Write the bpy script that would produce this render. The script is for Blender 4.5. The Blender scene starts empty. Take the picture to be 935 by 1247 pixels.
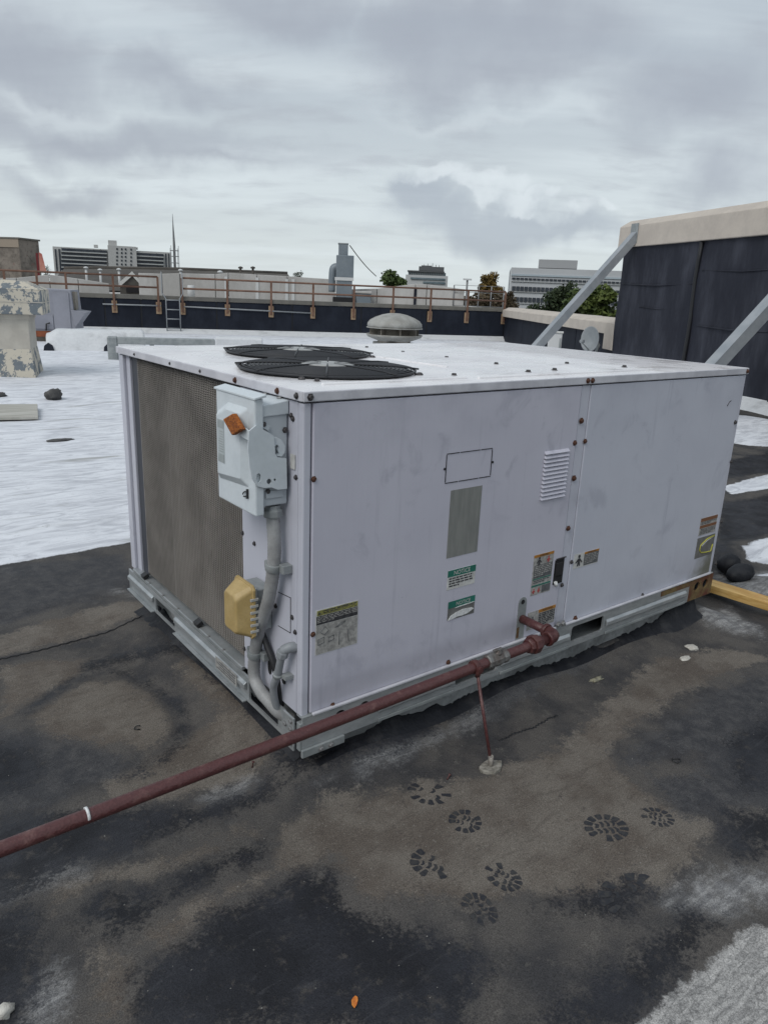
import bpy, bmesh, math, random
import numpy as np
from mathutils import Vector, Matrix, noise as mnoise
from mathutils.geometry import tessellate_polygon
random.seed(7); np.random.seed(7)
S = bpy.context.scene
COL = S.collection

# ------------------------------------------------------------------ camera
F = 894.1; YAW, PITCH, ROLL = (math.radians(a) for a in (52.25, -16.635, 2.356))
C = Vector((-0.9783, -1.6144, 1.418))
FW = Vector((math.cos(PITCH)*math.cos(YAW), math.cos(PITCH)*math.sin(YAW), math.sin(PITCH)))
_r = FW.cross(Vector((0, 0, 1))).normalized(); _u = _r.cross(FW)
RT = _r*math.cos(ROLL)+_u*math.sin(ROLL); UP = -_r*math.sin(ROLL)+_u*math.cos(ROLL)
cam = bpy.data.cameras.new('camera'); camo = bpy.data.objects.new('camera', cam); COL.objects.link(camo)
cam.sensor_fit = 'HORIZONTAL'; cam.sensor_width = 36; cam.lens = 36*F/935
cam.clip_start = 0.05; cam.clip_end = 9000
m = Matrix((RT, UP, -FW)).transposed().to_4x4(); m.translation = C; camo.matrix_world = m
S.camera = camo
S.render.resolution_x = 767; S.render.resolution_y = 1024

def ray(x, y): return FW+RT*((x-467.5)/F)-UP*((y-623.5)/F)
def plane(x, y, P, N):
    d = ray(x, y); P = Vector(P); N = Vector(N); return C+d*((P-C).dot(N)/d.dot(N))
def ground(x, y, z=0.): d = ray(x, y); return C+d*((z-C.z)/d.z)
def atdist(x, y, D): d = ray(x, y); return C+d*(D/math.hypot(d.x, d.y))
def RF(x, y): return plane(x, y, (0, 0, 0), (0, 1, 0))
def LF(x, y, d=0.): return plane(x, y, (d, 0, 0), (1, 0, 0))

# ------------------------------------------------------------------ node helper
def lin(r, g, b):
    f = lambda c: (c/255/12.92) if c <= 10 else ((c/255+.055)/1.055)**2.4
    return (f(r), f(g), f(b), 1)
class NT:
    def __init__(s, tree): s.t = tree
    def n(s, typ, **kw):
        nd = s.t.nodes.new(typ)
        for k, v in kw.items():
            if k.startswith('i_'):
                key = k[2:]; key = int(key) if key.isdigit() else key.replace('_', ' ')
                if hasattr(v, 'links') or isinstance(v, bpy.types.NodeSocket): s.t.links.new(v, nd.inputs[key])
                else: nd.inputs[key].default_value = v
            else: setattr(nd, k, v)
        return nd
    def math(s, op, a, b=0., c=0., clamp=False):
        nd = s.t.nodes.new('ShaderNodeMath'); nd.operation = op; nd.use_clamp = clamp
        for i, v in enumerate((a, b, c)):
            if isinstance(v, bpy.types.NodeSocket): s.t.links.new(v, nd.inputs[i])
            else: nd.inputs[i].default_value = v
        return nd.outputs[0]
    def vmath(s, op, a, b=(0, 0, 0), out=0):
        nd = s.t.nodes.new('ShaderNodeVectorMath'); nd.operation = op
        for i, v in enumerate((a, b)):
            if isinstance(v, bpy.types.NodeSocket): s.t.links.new(v, nd.inputs[i])
            else: nd.inputs[i].default_value = v
        return nd.outputs[out]
    def noise(s, vec, scale, detail=4, rough=.55, dist=0., col=False):
        nd = s.n('ShaderNodeTexNoise'); nd.inputs['Scale'].default_value = scale; nd.inputs['Detail'].default_value = detail
        nd.inputs['Roughness'].default_value = rough; nd.inputs['Distortion'].default_value = dist
        if vec is not None: s.t.links.new(vec, nd.inputs['Vector'])
        return nd.outputs['Color' if col else 'Fac']
    def mapr(s, v, a, b, c=0., d=1., smooth=True):
        nd = s.n('ShaderNodeMapRange', interpolation_type='SMOOTHSTEP' if smooth else 'LINEAR')
        s.t.links.new(v, nd.inputs[0])
        for i, k in enumerate((a, b, c, d)): nd.inputs[i+1].default_value = k
        return nd.outputs[0]
    def mix(s, f, a, b, mode='MIX'):
        nd = s.n('ShaderNodeMix', data_type='RGBA', blend_type=mode)
        for i, v in ((0, f), (6, a), (7, b)):
            if isinstance(v, bpy.types.NodeSocket): s.t.links.new(v, nd.inputs[i])
            else: nd.inputs[i].default_value = v
        return nd.outputs[2]
    def scalev(s, vec, sc):
        return s.vmath('MULTIPLY', vec, sc)

# ------------------------------------------------------------------ world and sun
SUN_EL, SUN_AZ = math.radians(46), math.radians(197)
w = bpy.data.worlds.new('World'); S.world = w; w.use_nodes = True
t = w.node_tree; t.nodes.clear(); N = NT(t)
out = N.n('ShaderNodeOutputWorld')
sky = N.n('ShaderNodeTexSky', sky_type='NISHITA'); sky.sun_disc = False
sky.sun_elevation = SUN_EL; sky.sun_rotation = math.pi/2-SUN_AZ
bg1 = N.n('ShaderNodeBackground'); t.links.new(sky.outputs[0], bg1.inputs[0]); bg1.inputs[1].default_value = .1
D_ = N.n('ShaderNodeTexCoord').outputs['Generated']
D_ = N.vmath('NORMALIZE', D_)
sep = N.n('ShaderNodeSeparateXYZ'); t.links.new(D_, sep.inputs[0])
zc = N.math('MAXIMUM', sep.outputs[2], 0.0)
den = N.math('ADD', zc, .16)
pl = N.n('ShaderNodeCombineXYZ')
t.links.new(N.math('DIVIDE', sep.outputs[0], den), pl.inputs[0]); t.links.new(N.math('DIVIDE', sep.outputs[1], den), pl.inputs[1])
P_ = pl.outputs[0]
# rotate so that streaks run along the view's left-right axis
rotn = N.n('ShaderNodeVectorRotate', rotation_type='Z_AXIS'); t.links.new(P_, rotn.inputs[0]); rotn.inputs['Angle'].default_value = -(YAW-math.pi/2)
PR = rotn.outputs[0]
streak = N.noise(N.scalev(PR, (.42, 1.5, 1)), 1.3, 5, .55, .3)
fine = N.noise(N.scalev(PR, (.9, 1.6, 1)), 3.1, 5, .58, .2)
warp = N.vmath('SUBTRACT', N.noise(D_, 8., 5, .52, 0, True), (.5, .5, .5))
DW = N.vmath('ADD', D_, N.scalev(warp, (.17, .17, .13)))
def blob(px, py, sx, sy, soft=.9, vec=DW):
    c = ray(px, py).normalized(); a = c.cross(Vector((0, 0, 1))).normalized(); b = a.cross(c)
    L = []
    for ax, s_ in ((a, sx/F*.92), (b, sy/F*.92)):
        d = N.vmath('DOT_PRODUCT', vec, tuple(ax), out=1); L.append(N.math('DIVIDE', d, s_))
    q = N.math('ADD', N.math('MULTIPLY', L[0], L[0]), N.math('MULTIPLY', L[1], L[1]))
    front = N.math('GREATER_THAN', N.vmath('DOT_PRODUCT', D_, tuple(c), out=1), .3)
    return N.math('MULTIPLY', N.mapr(N.math('SQRT', q), 1+soft*.35, 1-soft, 0, 1), front)
def union(L):
    r_ = L[0]
    for v in L[1:]: r_ = N.math('MAXIMUM', r_, v)
    return r_
elev = sep.outputs[2]
hor = N.mapr(elev, -.02, .34, 1, 0)
base = N.mix(hor, (.42, .475, .53, 1), (.60, .655, .67, 1))
colr = N.mix(N.math('MULTIPLY', N.mapr(streak, .36, .66), .6), base, (.66, .725, .755, 1))
s2 = N.math('MULTIPLY', N.mapr(fine, .44, .74), N.mapr(elev, .02, .14, .25, 1))
colr = N.mix(N.math('MULTIPLY', s2, .45), colr, (.37, .395, .44, 1))
puff = N.noise(D_, 17, 5, .55)
dark = union([blob(610, 40, 200, 70, .55), blob(10, 70, 105, 60, .7), blob(335, 0, 130, 38, .8), blob(140, 170, 260, 28, .9),
              blob(850, 110, 130, 50, .95), blob(80, 228, 75, 16, .9), blob(880, 215, 70, 40, .9), blob(200, 105, 90, 22, 1.)])
colr = N.mix(N.math('MULTIPLY', N.math('MULTIPLY', dark, N.mapr(puff, .3, .7, .80, 1.)), .82), colr, (.345, .375, .43, 1))
cumb = union([blob(600, 268, 150, 34, .7), blob(520, 245, 60, 34, .6), blob(690, 272, 90, 22, .8)])
colr = N.mix(N.math('MULTIPLY', cumb, .75), colr, (.36, .405, .465, 1))
cum = union([blob(500, 218, 34, 13, .35), blob(548, 212, 42, 14, .35), blob(596, 226, 34, 13, .35), blob(640, 240, 36, 11, .35), blob(690, 253, 40, 10, .6), blob(745, 246, 22, 8, .6)])
colr = N.mix(N.math('MULTIPLY', cum, N.mapr(puff, .36, .60, .10, .68)), colr, (.68, .735, .77, 1))
br = union([blob(290, 215, 130, 14, 1.), blob(620, 140, 170, 11, 1.), blob(330, 186, 110, 10, 1.), blob(60, 125, 60, 9, 1)])
colr = N.mix(N.math('MULTIPLY', br, N.mapr(fine, .35, .6, .05, .3)), colr, (.72, .79, .82, 1))
# everywhere else the same broken cloud goes on
lump = N.mapr(streak, .5, .72)
away = N.mapr(N.vmath('DOT_PRODUCT', D_, tuple(FW), out=1), .55, .85, 1, 0)
colr = N.mix(N.math('MULTIPLY', N.math('MULTIPLY', lump, away), .6), colr, (.32, .34, .385, 1))
bg2 = N.n('ShaderNodeBackground'); t.links.new(colr, bg2.inputs[0]); bg2.inputs[1].default_value = 1.06
w.cycles.sampling_method = 'NONE'
mx = N.n('ShaderNodeMixShader'); mx.inputs[0].default_value = .94
t.links.new(bg1.outputs[0], mx.inputs[1]); t.links.new(bg2.outputs[0], mx.inputs[2]); t.links.new(mx.outputs[0], out.inputs[0])

sun = bpy.data.lights.new('sun', 'SUN'); sun.energy = 1.45; sun.angle = math.radians(35); sun.color = (1, .97, .93)
suno = bpy.data.objects.new('sun', sun); COL.objects.link(suno)
sd = Vector((math.cos(SUN_EL)*math.cos(SUN_AZ), math.cos(SUN_EL)*math.sin(SUN_AZ), math.sin(SUN_EL)))
suno.rotation_euler = sd.to_track_quat('Z', 'Y').to_euler(); suno.location = (0, 0, 30)
S.view_settings.view_transform = 'Standard'; S.view_settings.look = 'None'
S.cycles.max_bounces = 5; S.cycles.diffuse_bounces = 2; S.cycles.glossy_bounces = 2; S.cycles.transmission_bounces = 2; S.cycles.caustics_reflective = False; S.cycles.caustics_refractive = False
S.view_settings.exposure = 0.1; S.view_settings.gamma = 1; S.view_settings.use_curve_mapping = False

# ------------------------------------------------------------------ materials
def mat(name, col, rough=.6, metal=0., spec=.5, col2=None, nscale=8., nlo=.35, nhi=.65, bump=0., bscale=60., stretch=(1, 1, 1), fine=0.):
    m_ = bpy.data.materials.new(name); m_.use_nodes = True; tr = m_.node_tree; Q = NT(tr)
    b = tr.nodes['Principled BSDF']; b.inputs['Roughness'].default_value = rough; b.inputs['Metallic'].default_value = metal
    b.inputs['Specular IOR Level'].default_value = spec
    co = Q.n('ShaderNodeTexCoord').outputs['Object']; cs = Q.scalev(co, stretch)
    c = col
    if col2 is not None:
        c = Q.mix(Q.mapr(Q.noise(cs, nscale, 6, .62), nlo, nhi), col, col2)
    if fine:
        g = Q.mapr(Q.noise(cs, nscale*9, 4, .6), .2, .8, 1-fine, 1+fine, False)
        cg = Q.n('ShaderNodeCombineColor'); [tr.links.new(g, cg.inputs[i]) for i in range(3)]
        c = Q.mix(1., c, cg.outputs[0], 'MULTIPLY')
    if isinstance(c, tuple): b.inputs['Base Color'].default_value = c
    else: tr.links.new(c, b.inputs['Base Color'])
    if bump:
        bn = Q.n('ShaderNodeBump'); bn.inputs['Strength'].default_value = bump; bn.inputs['Distance'].default_value = .01
        tr.links.new(Q.noise(cs, bscale, 4, .6), bn.inputs['Height']); tr.links.new(bn.outputs[0], b.inputs['Normal'])
    return m_
G = lambda v, a=0: (v, v, v+a, 1)
def paint_mat(name, base, dk, lt, moss=False):
    """chalked enamel: smudges, drip streaks, hand marks"""
    m_ = bpy.data.materials.new(name); m_.use_nodes = True; tr = m_.node_tree; Q = NT(tr); b = tr.nodes['Principled BSDF']
    co = Q.n('ShaderNodeTexCoord').outputs['Object']
    c = Q.mix(Q.mapr(Q.noise(co, 2.2, 4, .5), .3, .7, 0, .55), base, lt)
    sm = Q.mapr(Q.noise(co, 7.5, 5, .6, .6), .54, .69, 0, .6)
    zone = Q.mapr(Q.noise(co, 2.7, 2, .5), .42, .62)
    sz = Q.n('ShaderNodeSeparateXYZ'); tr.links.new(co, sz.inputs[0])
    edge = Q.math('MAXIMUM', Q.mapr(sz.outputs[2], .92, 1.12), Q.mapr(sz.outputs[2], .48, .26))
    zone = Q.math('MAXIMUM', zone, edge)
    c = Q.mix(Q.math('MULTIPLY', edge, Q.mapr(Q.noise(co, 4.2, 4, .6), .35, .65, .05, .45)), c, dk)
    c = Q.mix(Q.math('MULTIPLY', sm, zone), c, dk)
    st = Q.mapr(Q.noise(Q.scalev(co, (26, 26, 1.3)), 1., 5, .6), .57, .74, 0, .5)
    c = Q.mix(st, c, dk)
    fx = Q.mapr(Q.noise(Q.scalev(co, (150, 150, 9)), 1., 3, .6), .3, .7, 0, .14)
    c = Q.mix(fx, c, lt)
    sp = Q.mapr(Q.noise(co, 62, 3, .6), .72, .78, 0, .5); c = Q.mix(sp, c, dk)
    if moss:
        sx = Q.n('ShaderNodeSeparateXYZ'); tr.links.new(co, sx.inputs[0])
        a = Q.math('SUBTRACT', 2.19, sx.outputs[0]); z = Q.math('SUBTRACT', sx.outputs[2], .22)
        d = Q.math('ADD', Q.math('MULTIPLY', a, 1.0), Q.math('MULTIPLY', z, .9))
        d = Q.math('ADD', d, Q.math('MULTIPLY', Q.math('SUBTRACT', Q.noise(co, 30, 5, .65), .5), .13))
        c = Q.mix(Q.mapr(d, .24, .05, 0, .85), c, (.075, .075, .03, 1))
    tr.links.new(c, b.inputs['Base Color'])
    tr.links.new(Q.mapr(Q.noise(co, 9, 4, .6), .3, .7, .42, .62), b.inputs['Roughness'])
    bn = Q.n('ShaderNodeBump'); bn.inputs['Strength'].default_value = .10; bn.inputs['Distance'].default_value = .012
    tr.links.new(Q.math('ADD', Q.noise(co, 3.5, 3, .5), Q.math('MULTIPLY', Q.noise(co, 180, 2, .5), .02)), bn.inputs['Height'])
    tr.links.new(bn.outputs[0], b.inputs['Normal'])
    return m_
M = {}
M['panel'] = paint_mat('panel_paint', (.505, .50, .575, 1), (.345, .345, .41, 1), (.575, .57, .64, 1))
M['door'] = paint_mat('door_paint', (.50, .515, .585, 1), (.37, .38, .445, 1), (.56, .575, .64, 1), True)
M['post'] = paint_mat('post_paint', (.50, .51, .58, 1), (.36, .365, .42, 1), (.57, .58, .64, 1))
M['trim'] = mat('trim_paint', (.60, .60, .64, 1), .5, col2=(.48, .48, .52, 1), nscale=9, bump=.05)
def top_mat():
    m_ = bpy.data.materials.new('top_paint'); m_.use_nodes = True; tr = m_.node_tree; Q = NT(tr); b = tr.nodes['Principled BSDF']
    co = Q.n('ShaderNodeTexCoord').outputs['Object']
    c = Q.mix(Q.mapr(Q.noise(co, 4, 5, .6), .35, .7), (.80, .79, .80, 1), (.68, .67, .69, 1))
    stn = Q.mapr(Q.noise(Q.scalev(co, (3, 9, 1)), 2.2, 6, .65, .5), .55, .68, 0, .45)
    c = Q.mix(stn, c, (.40, .37, .37, 1))
    sx = Q.n('ShaderNodeSeparateXYZ'); tr.links.new(co, sx.inputs[0])
    # worn dull end of the cover
    e = Q.math('ADD', sx.outputs[0], Q.math('MULTIPLY', Q.math('SUBTRACT', Q.noise(co, 5, 4, .6), .5), .5))
    c = Q.mix(Q.mapr(e, 1.55, 1.75, 0, .55), c, (.36, .33, .34, 1))
    tr.links.new(c, b.inputs['Base Color'])
    r_ = Q.mapr(Q.noise(co, 6, 4, .6), .35, .65, .18, .42); tr.links.new(r_, b.inputs['Roughness'])
    bn = Q.n('ShaderNodeBump'); bn.inputs['Strength'].default_value = .25; bn.inputs['Distance'].default_value = .01
    tr.links.new(Q.noise(co, 5, 4, .5), bn.inputs['Height']); tr.links.new(bn.outputs[0], b.inputs['Normal'])
    return m_
M['top'] = top_mat()
M['galv'] = mat('galvanised_steel', (.36, .385, .395, 1), .42, .55, col2=(.46, .48, .49, 1), nscale=14, bump=.04, stretch=(1, 1, 3), fine=.1)
M['galv_dull'] = mat('dull_galvanised', (.25, .27, .275, 1), .55, .3, col2=(.34, .36, .36, 1), nscale=10, bump=.05, fine=.1)
M['curb'] = mat('weathered_curb_metal', (.30, .31, .31, 1), .75, .1, col2=(.16, .165, .165, 1), nscale=9, bump=.3, bscale=40, fine=.2)
M['rust'] = mat('rusted_steel', (.10, .028, .015, 1), .85, .0, col2=(.16, .115, .045, 1), nscale=14, bump=.3, fine=.3)
M['rust_screw'] = mat('rusty_screw', (.055, .028, .022, 1), .8, .2, col2=(.13, .055, .03, 1), nscale=300)
M['dkscrew'] = mat('dark_screw', (.05, .048, .05, 1), .5, .5, col2=(.11, .10, .10, 1), nscale=300)
M['zinc_screw'] = mat('zinc_screw', (.35, .35, .35, 1), .45, .7)
M['black'] = mat('dark_cavity', (.012, .012, .014, 1), .9)
M['blackpl'] = mat('black_plastic', (.018, .018, .02, 1), .5)
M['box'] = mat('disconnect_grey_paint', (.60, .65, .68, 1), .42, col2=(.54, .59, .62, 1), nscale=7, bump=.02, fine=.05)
M['boxshade'] = mat('disconnect_shaded_paint', (.46, .50, .53, 1), .5, col2=(.42, .46, .49, 1), nscale=7)  # box grey darkened: the side's shade is put into the colour
M['stickgrey'] = mat('grey_print', (.28, .31, .31, 1), .5, col2=(.36, .39, .39, 1), nscale=40)
M['orange'] = mat('orange_grip', (.42, .13, .02, 1), .9, col2=(.25, .07, .015, 1), nscale=130, nlo=.42, nhi=.6, bump=.8, bscale=220)
M['yellowpl'] = mat('yellowed_plastic', (.47, .345, .155, 1), .5, col2=(.40, .285, .115, 1), nscale=18, bump=.06, fine=.12)
M['conduit'] = mat('grey_vinyl_conduit', (.33, .335, .335, 1), .55, col2=(.24, .24, .24, 1), nscale=16, bump=.1, fine=.12)
M['pvc'] = mat('grey_pvc', (.22, .235, .25, 1), .5, col2=(.27, .285, .30, 1), nscale=20)
M['pipe'] = mat('maroon_painted_pipe', (.085, .030, .030, 1), .40, col2=(.15, .075, .068, 1), nscale=24, nlo=.5, nhi=.75, bump=.35, bscale=70, fine=.28)
M['pipe_dk'] = mat('maroon_painted_fitting', (.062, .017, .017, 1), .45, col2=(.095, .036, .033, 1), nscale=30, bump=.4, bscale=60, fine=.2)
M['valve'] = mat('worn_valve_metal', (.22, .22, .215, 1), .5, .5, col2=(.12, .10, .09, 1), nscale=40, bump=.2)
M['white'] = mat('white_print', (.62, .62, .60, 1), .5, col2=(.48, .48, .46, 1), nscale=40)
M['dirtywhite'] = mat('dirty_print', (.40, .39, .37, 1), .6, col2=(.24, .235, .225, 1), nscale=70, fine=.25)
M['faded'] = mat('faded_sticker', (.235, .24, .225, 1), .6, col2=(.19, .195, .185, 1), nscale=60, stretch=(1, 1, .15))
M['ink'] = mat('black_print', (.025, .026, .03, 1), .5, col2=(.06, .06, .065, 1), nscale=60)
M['inkgrey'] = mat('grey_ink', (.085, .09, .095, 1), .5, col2=(.13, .135, .14, 1), nscale=90)
M['green'] = mat('green_print', (.015, .13, .095, 1), .5, col2=(.02, .17, .13, 1), nscale=40)
M['orangepr'] = mat('orange_print', (.42, .19, .03, 1), .5, col2=(.35, .15, .03, 1), nscale=40)
M['redpr'] = mat('red_print', (.40, .07, .07, 1), .5)
M['yellowpr'] = mat('yellow_print', (.30, .29, .08, 1), .6, col2=(.16, .155, .06, 1), nscale=90, nlo=.4, nhi=.55)
M['brownpr'] = mat('brown_print', (.19, .085, .04, 1), .6)
M['tear'] = mat('torn_label_back', (.12, .12, .115, 1), .5, col2=(.17, .17, .165, 1), nscale=30)
M['foil'] = mat('torn_white_film', (.75, .76, .76, 1), .35, col2=(.55, .56, .56, 1), nscale=120)
M['moss'] = mat('yellow_rim', (.42, .40, .06, 1), .7)
def coil_mat():
    m_ = bpy.data.materials.new('coil_fins'); m_.use_nodes = True; tr = m_.node_tree; Q = NT(tr); b = tr.nodes['Principled BSDF']
    co = Q.n('ShaderNodeTexCoord').outputs['Object']
    c = Q.mix(Q.mapr(Q.noise(co, 5, 4, .6), .35, .65), (.20, .185, .17, 1), (.27, .25, .23, 1))
    st = Q.mapr(Q.noise(Q.scalev(co, (1, 42, .9)), 1., 5, .65), .56, .72, 0, .55); c = Q.mix(st, c, (.42, .40, .375, 1))
    sx = Q.n('ShaderNodeSeparateXYZ'); tr.links.new(co, sx.inputs[0])
    b2 = Q.mapr(Q.noise(Q.scalev(co, (1, 30, 9)), 1., 4, .6), .70, .76, 0, .8); c = Q.mix(b2, c, (.02, .02, .02, 1))
    tr.links.new(c, b.inputs['Base Color']); b.inputs['Roughness'].default_value = .75
    return m_
M['coil'] = coil_mat()
M['coilback'] = mat('coil_depth', (.03, .028, .026, 1), .9)
M['wire'] = mat('black_coated_wire', (.022, .023, .027, 1), .55)
M['blade'] = mat('fan_blade', (.20, .20, .205, 1), .5, .4)
M['wood'] = None
def wood_mat():
    m_ = bpy.data.materials.new('fresh_pine'); m_.use_nodes = True; tr = m_.node_tree; Q = NT(tr); b = tr.nodes['Principled BSDF']
    co = Q.n('ShaderNodeTexCoord').outputs['Object']
    g = Q.mapr(Q.noise(Q.scalev(co, (30, 3, 30)), 1.6, 4, .6, .5), .35, .65)
    c = Q.mix(g, (.60, .40, .15, 1), (.42, .24, .065, 1))
    k = Q.mapr(Q.noise(co, 9, 3, .5), .60, .72, 0, .7); c = Q.mix(k, c, (.45, .19, .06, 1))
    tr.links.new(c, b.inputs['Base Color']); b.inputs['Roughness'].default_value = .6
    return m_
M['wood'] = wood_mat()

# ------------------------------------------------------------------ mesh builders
class MB:
    def __init__(s): s.v = []; s.f = []; s.sm = []
    def add(s, vs, fs, smooth=False):
        o = len(s.v); s.v += [tuple(v) for v in vs]; s.f += [tuple(o+i for i in f) for f in fs]; s.sm += [smooth]*len(fs); return s
    def box(s, x0, x1, y0, y1, z0, z1):
        x0, x1 = sorted((x0, x1)); y0, y1 = sorted((y0, y1)); z0, z1 = sorted((z0, z1))
        return s.add([(x0, y0, z0), (x1, y0, z0), (x1, y1, z0), (x0, y1, z0), (x0, y0, z1), (x1, y0, z1), (x1, y1, z1), (x0, y1, z1)],
                     [(0, 3, 2, 1), (4, 5, 6, 7), (0, 1, 5, 4), (1, 2, 6, 5), (2, 3, 7, 6), (3, 0, 4, 7)])
    def obox(s, o, a, b, c):          # corner o, edge vectors a, b, c (right-handed)
        o, a, b, c = map(Vector, (o, a, b, c))
        if a.cross(b).dot(c) < 0: a, b = b, a
        vs = [o, o+a, o+a+b, o+b, o+c, o+a+c, o+a+b+c, o+b+c]
        return s.add(vs, [(0, 3, 2, 1), (4, 5, 6, 7), (0, 1, 5, 4), (1, 2, 6, 5), (2, 3, 7, 6), (3, 0, 4, 7)])
    def prism(s, pts, ext):           # planar outline pts, extruded by ext
        pts = [Vector(p) for p in pts]; e = Vector(ext); n = len(pts)
        nrm = Vector((0, 0, 0))
        for i in range(n): nrm += (pts[i]-pts[0]).cross(pts[(i+1) % n]-pts[0])
        if nrm.dot(e) > 0: pts = pts[::-1]
        vs = pts+[p+e for p in pts]
        return s.add(vs, [tuple(range(n)), tuple(range(2*n-1, n-1, -1))]+[(i, i+n, (i+1) % n+n, (i+1) % n) for i in range(n)])
    def plate(s, outer, holes, ext):  # plate with holes
        e = Vector(ext); loops = [[Vector(p) for p in outer]]+[[Vector(p) for p in h] for h in holes]
        tris = tessellate_polygon(loops); flat = [p for l in loops for p in l]; n = len(flat)
        vs = flat+[p+e for p in flat]; fs = []
        for a, b, c in tris:
            nr = (flat[b]-flat[a]).cross(flat[c]-flat[a])
            if nr.dot(e) > 0: a, b, c = c, b, a
            fs += [(a, b, c), (a+n, c+n, b+n)]
        o = 0
        for l in loops:
            k = len(l)
            fs += [(o+i, o+(i+1) % k, o+(i+1) % k+n, o+i+n) for i in range(k)]; o += k
        return s.add(vs, fs)
    def tube(s, pts, r, seg=12, cap=True, rib=None):
        pts = [Vector(p) for p in pts]; n = len(pts); T = []
        for i in range(n):
            a = pts[max(i-1, 0)]; b = pts[min(i+1, n-1)]; T.append((b-a).normalized())
        ref = Vector((0, 0, 1)) if abs(T[0].z) < .9 else Vector((1, 0, 0))
        U = (ref-T[0]*ref.dot(T[0])).normalized(); vs = []
        for i in range(n):
            U = (U-T[i]*U.dot(T[i])).normalized(); V = T[i].cross(U)
            rr = r[i] if isinstance(r, (list, tuple)) else r
            for k in range(seg):
                a = 2*math.pi*k/seg; vs.append(pts[i]+(U*math.cos(a)+V*math.sin(a))*rr)
        fs = [(i*seg+k, i*seg+(k+1) % seg, (i+1)*seg+(k+1) % seg, (i+1)*seg+k) for i in range(n-1) for k in range(seg)]
        o = len(s.v); s.add(vs, fs, True)
        if cap: s.f += [tuple(o+k for k in range(seg-1, -1, -1)), tuple(o+(n-1)*seg+k for k in range(seg))]; s.sm += [False, False]
        return s
    def lathe(s, prof, o, axis=(0, 0, 1), seg=24, smooth=True):   # prof: (radius, height)
        o = Vector(o); A = Vector(axis).normalized(); ref = Vector((0, 0, 1)) if abs(A.z) < .9 else Vector((1, 0, 0))
        U = (ref-A*ref.dot(A)).normalized(); V = A.cross(U); vs = []
        for r, h in prof:
            for k in range(seg):
                a = 2*math.pi*k/seg; vs.append(o+A*h+(U*math.cos(a)+V*math.sin(a))*r)
        n = len(prof)
        fs = [(i*seg+k, i*seg+(k+1) % seg, (i+1)*seg+(k+1) % seg, (i+1)*seg+k) for i in range(n-1) for k in range(seg)]
        q = len(s.v); s.add(vs, fs, smooth)
        s.f += [tuple(q+k for k in range(seg-1, -1, -1)), tuple(q+(n-1)*seg+k for k in range(seg))]; s.sm += [False, False]
        return s
    def mesh(s, name):
        me = bpy.data.meshes.new(name); me.from_pydata(s.v, [], s.f); me.polygons.foreach_set('use_smooth', s.sm); me.update(); return me
def smooth_path(pts, sub=6):
    pts = [Vector(p) for p in pts]; out = []
    for i in range(len(pts)-1):
        p0, p1, p2, p3 = pts[max(i-1, 0)], pts[i], pts[i+1], pts[min(i+2, len(pts)-1)]
        for k in range(sub):
            t_ = k/sub; out.append(.5*((2*p1)+(p2-p0)*t_+(2*p0-5*p1+4*p2-p3)*t_*t_+(3*p1-p0-3*p2+p3)*t_**3))
    return out+[pts[-1]]
def thing(name, label, cat, loc=(0, 0, 0), group=None):
    o = bpy.data.objects.new(name, None); COL.objects.link(o); o.location = loc; o.empty_display_size = .1
    o['label'] = label; o['category'] = cat
    if group: o['group'] = group
    return o
def hook(o, parent):
    if parent is not None:
        o.parent = parent
        if parent.parent is None: o.matrix_parent_inverse = Matrix.Translation(-parent.location)
    return o
def part(name, mb, mt, parent, bevel=0., label=None, seg=2):
    me = mb.mesh(name) if isinstance(mb, MB) else mb
    if isinstance(mt, str): mt = M[mt]
    if not me.materials: me.materials.append(mt)
    o = bpy.data.objects.new(name, me); COL.objects.link(o); hook(o, parent)
    if bevel:
        b = o.modifiers.new('bevel', 'BEVEL'); b.width = bevel; b.segments = seg; b.limit_method = 'ANGLE'; b.angle_limit = math.radians(40); b.harden_normals = False
    if label: o['label'] = label
    return o
def single(name, mb, mt, label, cat, group=None, bevel=0.):
    o = part(name, mb, mt, None, bevel); o['label'] = label; o['category'] = cat
    if group: o['group'] = group
    return o
def struct(name, me, mt):
    o = part(name, me, mt, None); o['kind'] = 'structure'; return o
def text_mesh(s, size):
    cu = bpy.data.curves.new('lettering', 'FONT'); cu.body = s; cu.size = size; cu.align_x = 'CENTER'; cu.align_y = 'CENTER'; cu.resolution_u = 3
    o = bpy.data.objects.new('lettering', cu); me = bpy.data.meshes.new_from_object(o); bpy.data.objects.remove(o); bpy.data.curves.remove(cu); return me

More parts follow.
